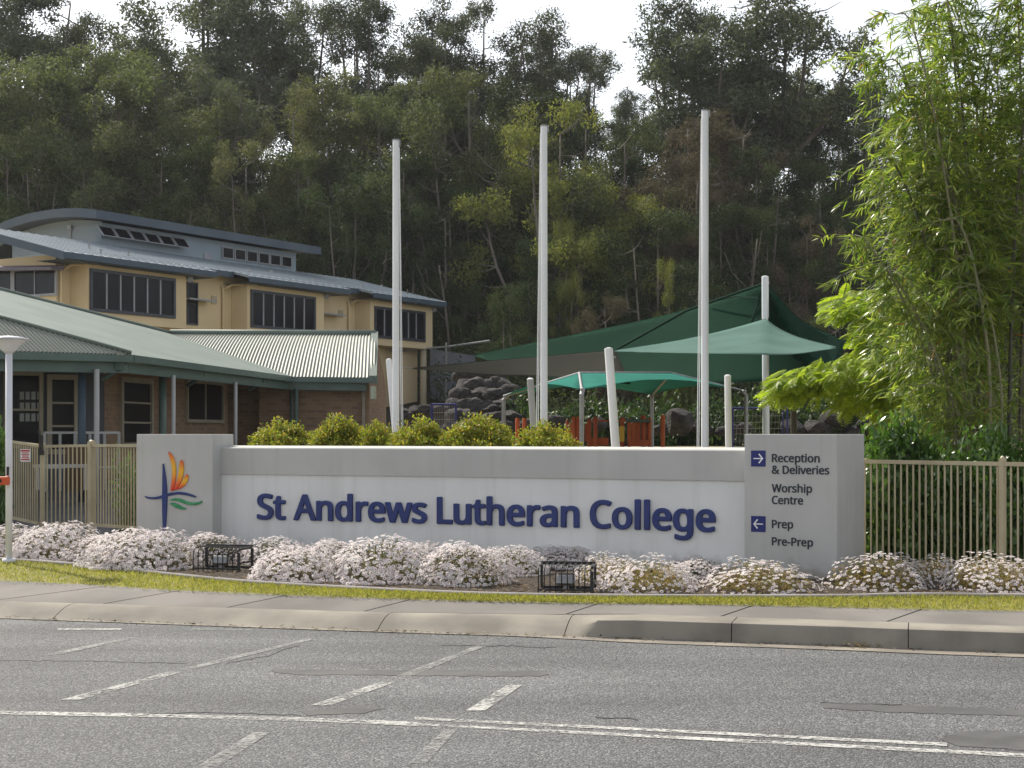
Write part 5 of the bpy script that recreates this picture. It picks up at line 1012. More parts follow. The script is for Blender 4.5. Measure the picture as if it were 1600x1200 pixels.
TREES = [
 # skyline
 (40, 108, -45, 'tall', 0, 'grey', 'tallest grey-green gum tree at the far left end of the skyline', 1.15),
 (128, 112, 20, 'tall', 1, 'grey', 'grey-green gum tree on the skyline left of the bright sky notch above the arched roof', 1.0),
 (205, 118, 62, 'tall', 2, 'grey', 'thin gum tree under the sky notch above the arched roof', .9),
 (300, 110, -28, 'tall', 3, 'grey', 'tall open gum tree on the skyline above the clerestory windows', 1.2),
 (392, 113, -30, 'tall', 0, 'grey', 'tall skyline gum tree with bright sky showing between its limbs', 1.15),
 (470, 116, -8, 'tall', 1, 'grey', 'skyline gum tree above the right end of the arched roof', 1.1),
 (555, 112, 4, 'tall', 2, 'grey', 'rounded skyline gum tree just left of the sky gap over the left flagpole', 1.05),
 (640, 118, 70, 'tall', 3, 'grey', 'lower skyline gum tree filling the gap above the left flagpole', 1.1),
 (690, 112, 6, 'tall', 0, 'grey', 'skyline gum tree between the left and middle flagpoles, left of the highest crown', 1.1),
 (765, 114, -6, 'broad', 0, 'grey', 'broad high gum tree crowning the skyline between the left and middle flagpoles', 1.0),
 (850, 112, 22, 'tall', 1, 'grey', 'skyline gum tree straight above the middle flagpole', 1.1),
 (915, 116, 84, 'tall', 2, 'grey', 'skyline gum tree sloping down right of the middle flagpole', 1.1),
 (985, 118, 140, 'tall', 3, 'grey', 'low open gum tree below the widest patch of sky', 1.0),
 (1075, 102, -20, 'tall', 0, 'grey', 'big spreading gum tree above the tallest flagpole with bare limbs against the sky', 1.12),
 (1180, 104, 2, 'tall', 3, 'grey', 'tall dark rounded gum tree right of the tallest flagpole', 1.3),
 (1262, 112, 120, 'tall', 1, 'grey', 'slender gum tree with drooping tufts against the sky beside the bamboo', .9),
 (1325, 106, 128, 'broad', 1, 'dark', 'dark round tree on the skyline beside the bamboo tips', .8),
 (1420, 108, 100, 'broad', 2, 'dark', 'dark skyline tree glimpsed through the upper bamboo', 1.0),
 (1550, 108, 60, 'broad', 0, 'dark', 'dark skyline tree behind the thickest bamboo stalks', 1.0),
 # middle of the slope
 (-10, 90, 70, 'tall', 1, 'olive', 'olive gum tree half cut by the left edge, mid slope', 1.1),
 (75, 88, 120, 'broad', 1, 'olive', 'olive tree with sunlit yellowish tufts above the left end of the arched roof', .95),
 (165, 92, 65, 'tall', 2, 'olive', 'yellowish olive gum tree below the sky notch', 1.15),
 (245, 90, 120, 'tall', 3, 'olive', 'olive gum tree with a pale straight trunk behind the clerestory', 1.1),
 (330, 94, 95, 'tall', 1, 'grey', 'grey mid-slope gum tree with a long dark trunk', 1.15),
 (425, 90, 130, 'broad', 2, 'olive', 'olive mid-slope tree over the right clerestory windows', .95),
 (515, 94, 105, 'tall', 0, 'olive', 'olive mid-slope gum tree halfway between the arched roof and left flagpole', 1.15),
 (590, 90, 150, 'broad', 0, 'olive', 'broad olive tree directly behind the top of the left flagpole', .95),
 (665, 92, 120, 'tall', 2, 'olive', 'olive mid-slope gum tree right of the left flagpole top', 1.2),
 (735, 88, 75, 'broad', 1, 'olive', 'large sunlit olive tree midway between left and middle flagpoles', 1.0),
 (800, 96, 110, 'tall', 1, 'dark', 'dark mid-slope gum tree just left of the middle flagpole top', 1.2),
 (885, 82, 135, 'broad', 2, 'yellow', 'broad yellow-green tree spreading behind the middle flagpole top', 1.0),
 (965, 86, 185, 'broad', 0, 'olive', 'olive tree joined to the yellow-green crown on its right', .95),
 (1045, 88, 170, 'broad', 1, 'brown', 'brownish olive tree left of the tallest flagpole top', .95),
 (1125, 90, 180, 'tall', 0, 'brown', 'brownish gum tree behind the tallest flagpole top', 1.25),
 (1210, 88, 220, 'broad', 2, 'dark', 'dark mid-slope tree above the tall mast', .95),
 (1290, 92, 235, 'broad', 1, 'dark', 'dark mid-slope tree left of the bamboo', .95),
 # foot of the slope
 (20, 77, 215, 'broad', 0, 'dark', 'dark leafy tree rising behind the left end of the arched roof', .9),
 (130, 79, 235, 'bush', 0, 'olive', 'olive bushy tree with lime tufts behind the arched roof peak', .9),
 (225, 78, 225, 'broad', 1, 'dark', 'dark tree behind the first row of clerestory windows', .9),
 (315, 80, 215, 'bush', 1, 'dark', 'dark bushy tree behind the middle of the blue-grey roof', .95),
 (395, 78, 205, 'broad', 2, 'olive', 'sunlit olive tree behind the second row of clerestory windows', .9),
 (475, 80, 225, 'broad', 0, 'dark', 'dark tree at the right end of the blue-grey roof', .95),
 (550, 77, 265, 'bush', 2, 'dark', 'dark bushy tree above the end of the cream building roof', .95),
 (615, 80, 240, 'broad', 1, 'dark', 'dark tree low behind the left flagpole', .9),
 (695, 78, 285, 'bush', 0, 'dark', 'shaded bushy tree above the blue-grey retaining wall', .95),
 (760, 80, 255, 'broad', 2, 'dark', 'dark tree above the left tip of the dark green sail', .9),
 (885, 72, 340, 'bush', 1, 'yellow', 'small yellow-green bushy tree behind the middle flagpole at half height', .55),
 (830, 80, 300, 'bush', 2, 'dark', 'dark bushy tree left of the middle flagpole at half height', .9),
 (955, 78, 300, 'bush', 0, 'dark', 'dark bushy tree above the middle of the dark green sail', .95),
 (1035, 76, 330, 'bush', 2, 'brown', 'dry greyish scrub tree with bare twigs above the green sail', .9),
 (1045, 66, 400, 'bush', 1, 'yellow', 'small pale yellow-green tree just above the dark green sail', .5),
 (1120, 78, 310, 'bush', 0, 'dark', 'dark bushy tree right beside the tallest flagpole at half height', .95),
 (1195, 77, 320, 'bush', 1, 'dark', 'dark bushy tree straight above the tall mast', .9),
 (1265, 75, 330, 'bush', 2, 'brown', 'brownish bushy tree between the tall mast and bamboo', .85),
 (1250, 96, 280, 'bush', 0, 'olive', 'small olive bush high on the slope left of the bamboo', .6),
 (1360, 78, 330, 'bush', 0, 'dark', 'dark bushy tree behind the feathery bright tree', .95),
 (1470, 80, 300, 'bush', 1, 'dark', 'dark bushy tree behind the bamboo', .95),
 (1580, 80, 300, 'bush', 2, 'dark', 'dark bushy tree at the right edge behind the bamboo stalks', .95),
 (745, 74, 440, 'bush', 1, 'dark', 'low dark shrubby tree above the rock wall', .8),
 (790, 66, 440, 'bush', 2, 'dark', 'low shrubby tree right of the rock wall with pale leaf tufts', .8),
 (940, 66, 455, 'bush', 0, 'brown', 'low dry scrub behind the dark green sail', .8),
 (1290, 62, 470, 'bush', 0, 'dark', 'low dark shrub behind the right end of the dark sail', .9),
 (1390, 60, 500, 'bush', 2, 'dark', 'low dark shrub deep behind the feathery tree', .9),
]
for (px, Y, top, st, k, lf, lb, wd) in TREES:
    if Y > 101: Y -= 11
    elif Y > 81: Y -= 7
    if Y > 90 and px not in (205, 640, 985, 1262, 1325): top -= 12
    tree(px, Y, top, st, k, lf, lb, wd)
rr = random.Random(55)
for Yr, n_, (t0_, t1_), st_, lf_, lb_ in ((74, 9, (300, 390), 'bush', 'dark', 'dark leafy tree in the crowded lowest row of the wooded hill'), (90, 10, (150, 240), 'broad', 'dark', 'dark leafy tree crowded halfway up the wooded hill'), (106, 9, (60, 130), 'tall', 'grey', 'grey-green gum tree crowded just under the skyline')):
    for i in range(n_):
        px = (-30 + 1420 * (i + .5) / n_) + rr.uniform(-45, 45)
        if Yr == 74 and px < 420: continue
        if Yr == 106 and (880 < px < 1060 or 1210 < px < 1330 or 170 < px < 280 or 490 < px < 650): continue
        tree(px, Yr + rr.uniform(-3, 3), rr.uniform(t0_, t1_) + (60 if px > 1200 else 0), st_, rr.randrange(3), lf_, lb_, rr.uniform(.95, 1.25))
# dense understorey of the hill: one uncountable mass
rg = np.random.default_rng(5); n = 1900
cy_ = rg.uniform(64, 122, n); cx_ = rg.uniform(-.36, .36, n) * cy_ * 1.05; cz_ = Hh(cx_, cy_)
Pn, D, N = [], [], []
for x, y, z in zip(cx_, cy_, cz_):
    if y < 72 and x < 0 and (-14.3 - x) * .857 + (y - 52) * .515 < 10 and y < 70: continue
    k = 150; r = rg.uniform(.8, 2.0); d = rdir(rg, k)
    Pn.append(np.array([x, y, z + r * .6]) + d * (rg.random(k)[:, None] ** .33) * np.array([r, r, r * rg.uniform(.7, 1.5)])); N.append(unit(d + np.array([0, 0, .6]) + rg.normal(size=(k, 3)) * .5)); D.append(rg.normal(size=(k, 3)) + np.array([0, 0, -.4]))
Pn, D, N = map(np.concatenate, (Pn, D, N)); n = len(Pn)
me = leafmesh('hill_understorey', [leafarrays(Pn, D, N, rg.uniform(.16, .34, n), rg.uniform(.07, .14, n))], [LM['dark']])
tag(link('hill_understorey', me), 'dense dark undergrowth covering the wooded hill between the trunks', 'undergrowth', kind='stuff')
# thin pale saplings on the slope
rr = random.Random(9)
SAP = [(75, 70), (110, 76), (262, 75), (440, 74), (545, 75), (640, 70), (705, 74), (905, 72), (1000, 75), (1165, 72)]
for i, (px, Y) in enumerate(SAP):
    x = (px - CX) / F * Y; z = H(x, Y); h = rr.uniform(5, 9); m = MB(); lx = rr.uniform(-.6, .6)
    m.tube(cat([Vector((x, Y, z - .3)), Vector((x + lx * .3, Y, z + h * .5)), Vector((x + lx, Y, z + h))], 4), [.09 - .007 * j for j in range(9)], 5)
    for j in range(3):
        b = Vector((x + lx * .5, Y, z + h * (.55 + .13 * j))); a = rr.uniform(-1, 1); m.tube([b, b + Vector((a, rr.uniform(-.4, .4), .9)), b + Vector((a * 1.4, 0, 1.9))], [.035, .025, .012], 4)
    single('sapling', m, M['bark_dark'] if i % 3 else M['bark'], 'thin pale bare-stemmed sapling standing in the dark foot of the wood', 'sapling', (x, Y, z), 'thin pale saplings at the foot of the hill', True)

# ------------------------------------------------------------------ boulders
def rockmesh(seed):
    rg = np.random.default_rng(seed); import bmesh
    bm = bmesh.new(); bmesh.ops.create_icosphere(bm, subdivisions=3, radius=1)
    ds = [Vector(d) for d in rdir(rg, 11)]; hs = rg.uniform(.55, .9, 11)
    for v in bm.verts:
        for d, h in zip(ds, hs):
            e = v.co.dot(d) - h
            if e > 0: v.co -= d * e * .93
        v.co *= 1 + .05 * math.sin(v.co.x * 9 + seed) * math.sin(v.co.y * 8 + v.co.z * 7)
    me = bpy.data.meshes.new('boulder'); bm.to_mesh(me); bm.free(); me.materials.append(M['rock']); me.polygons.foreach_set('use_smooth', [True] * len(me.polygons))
    try: me.set_sharp_from_angle(angle=R(28))
    except Exception: pass
    return me
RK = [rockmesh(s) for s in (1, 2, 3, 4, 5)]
rr = random.Random(4)
def rock(px, py, Y, r, label, group, sq=.75):
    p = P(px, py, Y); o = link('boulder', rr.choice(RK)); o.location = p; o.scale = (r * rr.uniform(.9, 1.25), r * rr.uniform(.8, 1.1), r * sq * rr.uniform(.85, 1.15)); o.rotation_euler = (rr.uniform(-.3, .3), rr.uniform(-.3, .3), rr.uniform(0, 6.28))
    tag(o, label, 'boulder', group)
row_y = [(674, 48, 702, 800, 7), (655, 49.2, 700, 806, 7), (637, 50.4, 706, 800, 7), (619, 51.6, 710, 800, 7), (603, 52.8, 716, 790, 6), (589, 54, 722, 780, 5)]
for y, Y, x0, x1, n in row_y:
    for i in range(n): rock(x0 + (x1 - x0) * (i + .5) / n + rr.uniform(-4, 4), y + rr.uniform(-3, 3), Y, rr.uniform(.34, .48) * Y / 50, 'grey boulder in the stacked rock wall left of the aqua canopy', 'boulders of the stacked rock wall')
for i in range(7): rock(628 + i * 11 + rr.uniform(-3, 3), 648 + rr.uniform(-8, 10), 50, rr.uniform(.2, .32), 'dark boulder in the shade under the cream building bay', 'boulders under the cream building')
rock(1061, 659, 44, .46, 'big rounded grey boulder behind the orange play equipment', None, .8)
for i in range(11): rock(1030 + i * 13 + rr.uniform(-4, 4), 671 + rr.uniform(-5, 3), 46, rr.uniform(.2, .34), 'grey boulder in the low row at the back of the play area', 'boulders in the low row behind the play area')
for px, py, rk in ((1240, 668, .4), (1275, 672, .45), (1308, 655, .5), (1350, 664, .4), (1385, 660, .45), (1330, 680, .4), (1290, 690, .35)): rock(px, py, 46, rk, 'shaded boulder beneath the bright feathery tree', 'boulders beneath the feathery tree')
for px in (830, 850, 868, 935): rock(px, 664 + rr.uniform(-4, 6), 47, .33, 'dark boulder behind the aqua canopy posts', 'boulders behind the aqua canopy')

# ------------------------------------------------------------------ bank of dark plants behind the play area
def shrub_arrays(seed, n, r, hz, size, drop=-.1, shell=.55):
    rg = np.random.default_rng(seed); Pn, N, D = [], [], []
    for c in range(16):
        d = rdir(rg, 1)[0]; d[2] = abs(d[2]); cc = d * np.array([r, r, hz]) * rg.uniform(.25, .72) + np.array([0, 0, .12 * hz]); q = rg.uniform(.28, .5)
        k = n // 16; e = rdir(rg, k); Pn.append(cc + e * (shell + (1 - shell) * rg.random(k))[:, None] * np.array([r, r, hz]) * q)
        N.append(unit(e + np.array([0, 0, .5]) + rg.normal(size=(k, 3)) * .45)); D.append(e * .6 + rg.normal(size=(k, 3)) * .6 + np.array([0, 0, drop]))
    Pn, N, D = map(np.concatenate, (Pn, N, D)); k = len(Pn); Pn[:, 2] = np.maximum(Pn[:, 2], .02)
    return leafarrays(Pn, D, N, rg.uniform(.7, 1.2, k) * size, rg.uniform(.38, .55, k) * size, 'lance', .12)
HL = leafmat('glossy_green_leaf', [(.04, .09, .014), (.065, .135, .022), (.10, .18, .034)], .35, .3, .6, 1.5)
BK = leafmat('bank_plant_leaf', [(.02, .045, .012), (.035, .065, .018), (.06, .09, .03)], .3, .5, .3, 1.4)
bankm = [leafmesh('foliage', [shrub_arrays(60 + i, 1300, 1.0, 1.0, .16)], [BK]) for i in range(3)]
BANK = [(860, 640, 48), (905, 630, 49), (950, 640, 48), (990, 628, 49), (1010, 650, 47.5), (1050, 630, 49), (1100, 625, 49), (1140, 640, 48), (1190, 620, 49), (1240, 630, 49), (1290, 625, 49), (1340, 620, 49), (1400, 625, 48), (1450, 640, 47), (820, 625, 50), (1520, 640, 46)]
for i, (px, py, Y) in enumerate(BANK):
    x = (px - CX) / F * Y; z = H(x, Y); zt = EYE - (py - 12 - HY) / F * Y
    t = thing('bank_shrub', 'dark green leafy shrub on the bank behind the play area', 'shrub', (x, Y, z), 'shrubs on the bank behind the play area', i * 1.3, (1.0, 1.0, max(.6, zt - z)))
    link('foliage', bankm[i % 3], t); m = MB(); m.tube([(0, 0, -.1), (0, 0, .5)], .04, 5); link('stem', m.mesh('stem', M['stem']), t)

# ------------------------------------------------------------------ golden shrubs behind the sign wall
GS = leafmat('golden_shrub_leaf', [(.12, .175, .022), (.19, .225, .034), (.28, .27, .05), (.33, .22, .06)], .45, .5, .2, 1.4)
def golden(seed):
    rg = np.random.default_rng(seed); Pn, N, D = [], [], []
    for c in range(230):
        a = rg.uniform(0, 6.28); rr_ = .20 * math.sqrt(rg.random()); top = .78 - .9 * rr_ ** 1.9 * 4.2; h = top * (rg.uniform(.88, 1.0) if c % 2 else rg.uniform(.35, .95)) * (1.0 if c % 14 else rg.uniform(1.0, 1.09)) + .015 * math.sin(a * 3 + seed) * rr_ / .2; p = np.array([math.cos(a) * rr_, math.sin(a) * rr_, h])
        k = 70; e = rdir(rg, k); q = rg.uniform(.028, .05)
        Pn.append(p + e * (rg.random(k)[:, None] ** .4) * q); N.append(unit(e + rg.normal(size=(k, 3)) * .5 + np.array([0, 0, .4]))); D.append(e + rg.normal(size=(k, 3)) * .8 + np.array([0, 0, .25]))
    Pn, N, D = map(np.concatenate, (Pn, N, D)); k = len(Pn)
    return leafmesh('foliage', [leafarrays(Pn, D, N, rg.uniform(.013, .024, k), rg.uniform(.007, .012, k), 'rhomb', .1)], [GS])
GM = [golden(i) for i in (1, 2, 3)]
GSH = [(440, 650, 1.18, 'golden-green shrub nearest the emblem pillar, leftmost above the sign wall'), (532, 644, 1.05, 'golden-green shrub in front of the brick wing, second from the emblem pillar'), (592, 650, .82, 'narrow golden shrub just left of the left flagpole'), (657, 646, 1.02, 'rounded golden shrub just right of the left flagpole'), (750, 643, 1.25, 'tallest pointed golden shrub, midway between two flagpoles'), (855, 650, 1.16, 'golden shrub in front of the middle flagpole and orange posts')]
for i, (px, py, w, lb) in enumerate(GSH):
    q = P(px, py, 19.9 - i * .28); z = H(q.x, q.y) + .05; h = (q.z - z) / .82; w *= h * .90
    t = thing('golden_shrub', lb, 'shrub', (q.x, q.y, z), 'golden shrubs behind the sign wall', i * 1.9, (w, w, h)); link('foliage', GM[i % 3], t)
    m = MB(); m.tube([(0, 0, -.1), (.01, 0, .4)], .02, 6); link('stem', m.mesh('stem', M['stem']), t)
for px, py in ((710, 672), (487, 676), (800, 680)):
    q = P(px, py, 20.2); z = H(q.x, q.y); t = thing('golden_shrub', {710: 'low green tufted shrub between the rounded and tallest golden shrubs', 487: 'low dark shrub between the two leftmost golden shrubs', 800: 'low golden shrub between the tallest shrub and middle flagpole'}[px], 'shrub', (q.x, q.y, z), 'golden shrubs behind the sign wall', px, (1.2, 1.2, (q.z - z) / .8)); link('foliage', GM[px % 3], t)
    m = MB(); m.tube([(0, 0, -.1), (.01, 0, .4)], .02, 6); link('stem', m.mesh('stem', M['stem']), t)

# ------------------------------------------------------------------ daisies
DF = leafmat('daisy_leaf', [(.075, .10, .028), (.12, .135, .045), (.19, .17, .07), (.22, .15, .08)], .3, .7, .1, 1.3)
DS = leafmat('straw_daisy_leaf', [(.15, .15, .05), (.24, .21, .08), (.33, .26, .11), (.36, .20, .09)], .35, .7, .1, 1.3)
PETAL = leafmat('daisy_petal', [(.80, .72, .74), (.87, .83, .84), (.90, .88, .88)], .4, .7, .1, 1.0, 0, (1, 1, 1))
EYE_M = pm('daisy_eye', (.24, .10, .10), (.36, .22, .06), 30, .7)
def daisy(seed, dens):
    rg = np.random.default_rng(seed)
    n = 2300; d = rdir(rg, n); d[:, 2] = np.abs(d[:, 2]); lump = 1 + .13 * np.sin(d[:, 0] * 5 + seed) * np.cos(d[:, 1] * 4 + seed)
    Pn = d * (rg.uniform(.45, .95, n) * lump)[:, None] * np.array([.5, .5, .46])
    fol = leafarrays(Pn, d * .8 + rg.normal(size=(n, 3)) * .6 + np.array([0, 0, .3]), d + rg.normal(size=(n, 3)) * .5, rg.uniform(.03, .07, n), rg.uniform(.007, .014, n), 'rhomb', .1)
    k = dens; f = rdir(rg, k * 3); f[:, 2] = np.abs(f[:, 2]) - .08; f = unit(f); patch = np.sin(f[:, 0] * 3.1 + seed * 2) + np.cos(f[:, 1] * 3.7 + seed); keep = rg.random(len(f)) < np.where(patch > 1.1, .35, .85); f = f[keep][:k]
    lump = 1 + .13 * np.sin(f[:, 0] * 5 + seed) * np.cos(f[:, 1] * 4 + seed); k = len(f)
    C = f * (rg.uniform(.95, 1.14, k) * lump)[:, None] * np.array([.5, .5, .46]); C[:, 2] = np.maximum(C[:, 2], .03)
    nrm = unit(f * 1.0 + np.array([-.12, -.12, .38]) + rg.normal(size=(k, 3)) * .30); u = unit(np.cross(nrm, rg.normal(size=(k, 3)))); v = np.cross(nrm, u)
    pet = 9; rad = rg.uniform(.019, .028, k)[:, None]; Vs = []; 
    ang = np.arange(pet * 2) * math.pi / pet
    ring = np.stack([u * math.cos(a) + v * math.sin(a) for a in ang], 1)                # k, 2p, 3
    rf = np.where(np.arange(pet * 2) % 2 == 0, 1.0, .62)[None, :, None]
    ctr = C[:, None, :]
    outer = ctr + ring * rad[:, None, :] * rf + nrm[:, None, :] * (rad[:, None, :] * rg.uniform(-.1, .3, (k, 1, 1)))
    V = np.concatenate([ctr, outer], 1).reshape(-1, 3); b = (np.arange(k) * (pet * 2 + 1))[:, None]
    tri = np.concatenate([b + np.array([[0, 1 + j, 1 + (j + 1) % (2 * pet)]]) for j in range(2 * pet)])
    hx = np.arange(6) * math.pi / 3; E = (C + nrm * .004)[:, None, :] + np.stack([u * math.cos(a) + v * math.sin(a) for a in hx], 1) * (rad * .30)[:, None, :]
    hexf = (np.arange(k) * 6)[:, None] + np.arange(6)[None, :]
    fm = npmesh('blossoms', np.concatenate([V, E.reshape(-1, 3)]), [(tri, 0), (hexf + len(V), 1)], [PETAL, EYE_M])
    ks = 60; s0 = C[:ks]; sm = MB()
    for c in s0: sm.tube([Vector(c * .5), Vector(c)], .0022, 3, cap=False)
    return leafmesh('foliage', [fol], [DF if dens > 700 else DS]), fm, sm.mesh('stems', M['stem'])
DM = [daisy(i, d) for i, d in ((1, 1450), (2, 1600), (3, 1450), (4, 700), (5, 520))]
DAISY = [  # cx, base y, width px, top y, mesh, label
 (18, 868, 100, 818, 0, 'white daisy clump around the foot of the lamp post'),
 (95, 874, 130, 815, 1, 'white daisy clump beside the lamp post in front of the fence gate'),
 (165, 878, 120, 836, 2, 'white daisy clump in front of the thick gate post'),
 (205, 888, 130, 825, 0, 'white daisy clump at the left corner of the emblem pillar'),
 (238, 890, 135, 826, 1, 'large white daisy clump below the cross emblem'),
 (330, 880, 110, 832, 2, 'white daisy clump behind the left black cage'),
 (428, 882, 95, 838, 0, 'white daisy clump just right of the left black cage, at the wall'),
 (474, 908, 145, 850, 1, 'wide white daisy clump below the first two words of the lettering'),
 (520, 884, 90, 842, 2, 'small white daisy clump against the wall between two wide ones'),
 (600, 912, 150, 836, 0, 'tall dense white daisy clump at the front, under the end of the second word'),
 (655, 888, 90, 846, 1, 'white daisy clump against the wall below the third word start'),
 (722, 915, 135, 846, 2, 'dense white daisy clump at the front, left of the right black cage'),
 (800, 900, 100, 852, 0, 'white daisy clump immediately left of the right black cage'),
 (885, 888, 120, 850, 1, 'white daisy clump behind the right black cage'),
 (950, 912, 100, 864, 3, 'thin daisy clump just right of the right black cage'),
 (1015, 926, 130, 868, 3, 'straw-green daisy clump with scattered white flowers below the last word'),
 (1088, 902, 100, 870, 0, 'low white daisy clump against the wall below the last letters'),
 (1185, 926, 165, 872, 4, 'straw-coloured daisy clump in front of the lettered pillar'),
 (1372, 922, 140, 862, 4, 'reddish straw daisy clump right of the lettered pillar'),
 (1465, 908, 100, 868, 3, 'small daisy clump in front of the picket fence between two larger ones'),
 (1548, 924, 140, 864, 3, 'cool white daisy clump in front of the fence post at right'),
 (1628, 918, 100, 866, 4, 'daisy clump cut by the right edge of the view')]
for i, (cx_, by, w, ty, k, lb) in enumerate(DAISY):
    q = G(cx_, by, .235); rw_ = w / F * q.y / 2; q.y += rw_ * .75; q.x = (cx_ - CX) / F * q.y
    zt = EYE - (ty - HY) / F * q.y; s_ = w / F * q.y; h = max(.15, zt - .22) / .53
    t = thing('daisy_bush', lb, 'flower bush', (q.x, q.y, .225), 'white daisy bushes along the sign', i * 2.1, (s_ * 1.10, s_ * 1.02, h))
    f, b, s = DM[k]; link('foliage', f, t); tag(link('blossoms', b, t), kind='stuff'); tag(link('stems', s, t), kind='stuff')

# ------------------------------------------------------------------ cages with floodlights
def cage(px0, px1, py, z, label, flab, rz):
    a = G(px0, py, z); b = G(px1, py, z); w = (b - a).length; c = (a + b) / 2; d = .34; h = .25
    t = thing('light_cage', label, 'cage', (c.x, c.y, z), 'black light cages in the flower bed', rz)
    def loc(m_): return m_.mesh('x', M['black_steel'])
    n = 10
    m = MB()
    for i in range(n):
        x = -w / 2 + w * i / (n - 1); m.tube([(x, 0, 0), (x, 0, h - .07), (x, .012, h - .03), (x, .04, h - .008), (x, .08, h), (x, d, h)], .006, 6)
    o = link('bars', m.mesh('bars', M['black_steel'], smooth=True), t)
    m = MB(); m.box((0, d + .012, h), (w + .03, .025, .03)); m.box((0, d + .012, .02), (w + .03, .025, .03)); m.box((0, -.0, .03), (w + .02, .016, .02))
    for x in (-w / 2 - .012, w / 2 + .012): m.box((x, d + .012, h / 2), (.022, .03, h - .04))
    m.box((w / 2 + .012, .0, h / 2 - .02), (.03, .02, h - .05)); m.box((w / 2 + .012, d / 2, h - .012), (.024, d - .05, .022)); m.box((w / 2 + .012, d / 2, .09), (.02, d - .05, .018))
    link('frame', m.mesh('frame', M['black_steel']), t)
    f = thing('floodlight', flab, 'floodlight', (c.x + .02, c.y + .19, z), 'floodlights inside the cages', rz)
    m = MB(); m.box((0, 0, .10), (.17, .07, .09), M=Matrix.Rotation(R(-30), 3, 'X')); m.box((0, .02, .03), (.05, .05, .06)); bevel(link('housing', m.mesh('housing', M['galv']), f), .008)
    m = MB(); m.box((0, .036, .125), (.15, .008, .075), M=Matrix.Rotation(R(-30), 3, 'X')); link('lens', m.mesh('lens', M['glass_mirror']), f)
cage(299, 374, 893, .235, 'black barred cage nearest the emblem pillar', 'grey floodlight inside the cage near the emblem pillar', R(-14))
cage(841, 923, 927, .235, 'black barred cage below the middle of the lettering', 'grey floodlight inside the cage below the lettering', R(-8))

# ------------------------------------------------------------------ hedge shrubs behind the right fence
hm = [leafmesh('foliage', [shrub_arrays(80 + i, 11000, .62, 1.0, .075, -.05, .5)], [HL]) for i in range(3)]
for i, (px, ty, Y, w, lb) in enumerate(((1392, 644, 17.6, 1.15, 'leafy green shrub beside the lettered pillar, rising above the fence'), (1450, 674, 17.3, .9, 'green shrub behind the middle of the fence run'), (1500, 712, 17.3, .9, 'low shrub behind the fence by the short white post'), (1560, 660, 17.0, 1.05, 'glossy green shrub behind the fence post at right'), (1630, 674, 16.9, 1.0, 'green shrub behind the fence at the right edge'))):
    q = P(px, ty, Y); t = thing('hedge_shrub', lb, 'shrub', (q.x, Y, .2), 'shrubs behind the right fence', i * 1.7, (w, w * .75, (q.z - .2) / .95)); link('foliage', hm[i % 3], t)
    m = MB()
    for a in range(5): m.tube([(.03 * a, 0, -.05), (.08 * math.cos(a * 1.3), .08 * math.sin(a * 1.3), .35), (.25 * math.cos(a * 1.3), .25 * math.sin(a * 1.3), .7)], [.02, .014, .006], 5)
    link('stems', m.mesh('stems', M['stem']), t)
q = P(1497, 690, 18.4); m = MB(); m.tube([(q.x, q.y, .1), (q.x, q.y, q.z), (q.x, q.y, q.z + .02)], [.045, .045, .03], 14); single('marker_post', m, M['white_paint'], 'short white post between the hedge shrubs behind the fence', 'post', (q.x, q.y, .1))
hs2 = leafmesh('foliage', [shrub_arrays(91, 1500, .36, 1.0, .07, -.1, .3)], [HL])
q = P(196, 712, 22.6); t = thing('hedge_shrub', 'loose leafy shrub behind the short fence panel at the emblem pillar', 'shrub', (q.x, q.y, .3), None, 0, (.9, .9, (q.z - .3) / .95)); link('foliage', hs2, t)
m = MB(); m.tube([(0, 0, -.1), (.02, 0, .6)], .02, 5); link('stems', m.mesh('stems', M['stem']), t)
q = P(-12, 632, 21.5); t = thing('hedge_shrub', 'dark green shrub at the left edge behind the lamp post', 'shrub', (q.x, q.y, .2), None, 0, (.55, .55, (q.z - .2) / .95)); link('foliage', hm[1], t)
m = MB(); m.tube([(0, 0, -.1), (.02, 0, .6)], .02, 5); link('stems', m.mesh('stems', M['stem']), t)

# ------------------------------------------------------------------ feathery bright tree
PF = leafmat('poinciana_leaflet', [(.16, .235, .02), (.225, .30, .028), (.30, .35, .045)], .5, .45, .3, 1.5)
rg = np.random.default_rng(77); rr = random.Random(77)
TB = P(1240, 680, 27.0); TB.z = H(TB.x, TB.y); TB2 = Vector((P(1430, 690, 26).x, 26, H(6.8, 26)))
pt_ = thing('feathery_tree', 'bright yellow-green tree with flat feathery layers right of the pale sail', 'tree', TB2)
m = MB(); top2 = P(1440, 560, 26); m.tube(cat([TB2 - Vector((0, 0, .2)), TB2.lerp(top2, .5) + Vector((.05, 0, 0)), top2], 4), [.10 - .004 * i for i in range(9)], 8)
fr = []
def frond_layer(px0, px1, py0, py1, Y0, Y1, n, thick):
    for _ in range(n):
        f = rr.random(); px = px0 + (px1 - px0) * f; py = py0 + (py1 - py0) * f + rr.gauss(0, thick); fr.append(P(px, py, rr.uniform(Y0, Y1)))
frond_layer(1222, 1420, 600, 560, 22.5, 27, 540, 11); frond_layer(1212, 1300, 604, 588, 22.5, 24.5, 144, 6); frond_layer(1300, 1440, 478, 466, 23.5, 27.5, 248, 9); frond_layer(1345, 1450, 520, 505, 23.5, 28, 311, 14); frond_layer(1310, 1470, 620, 600, 23, 26, 227, 10); frond_layer(1375, 1500, 640, 610, 23, 27, 144, 11)
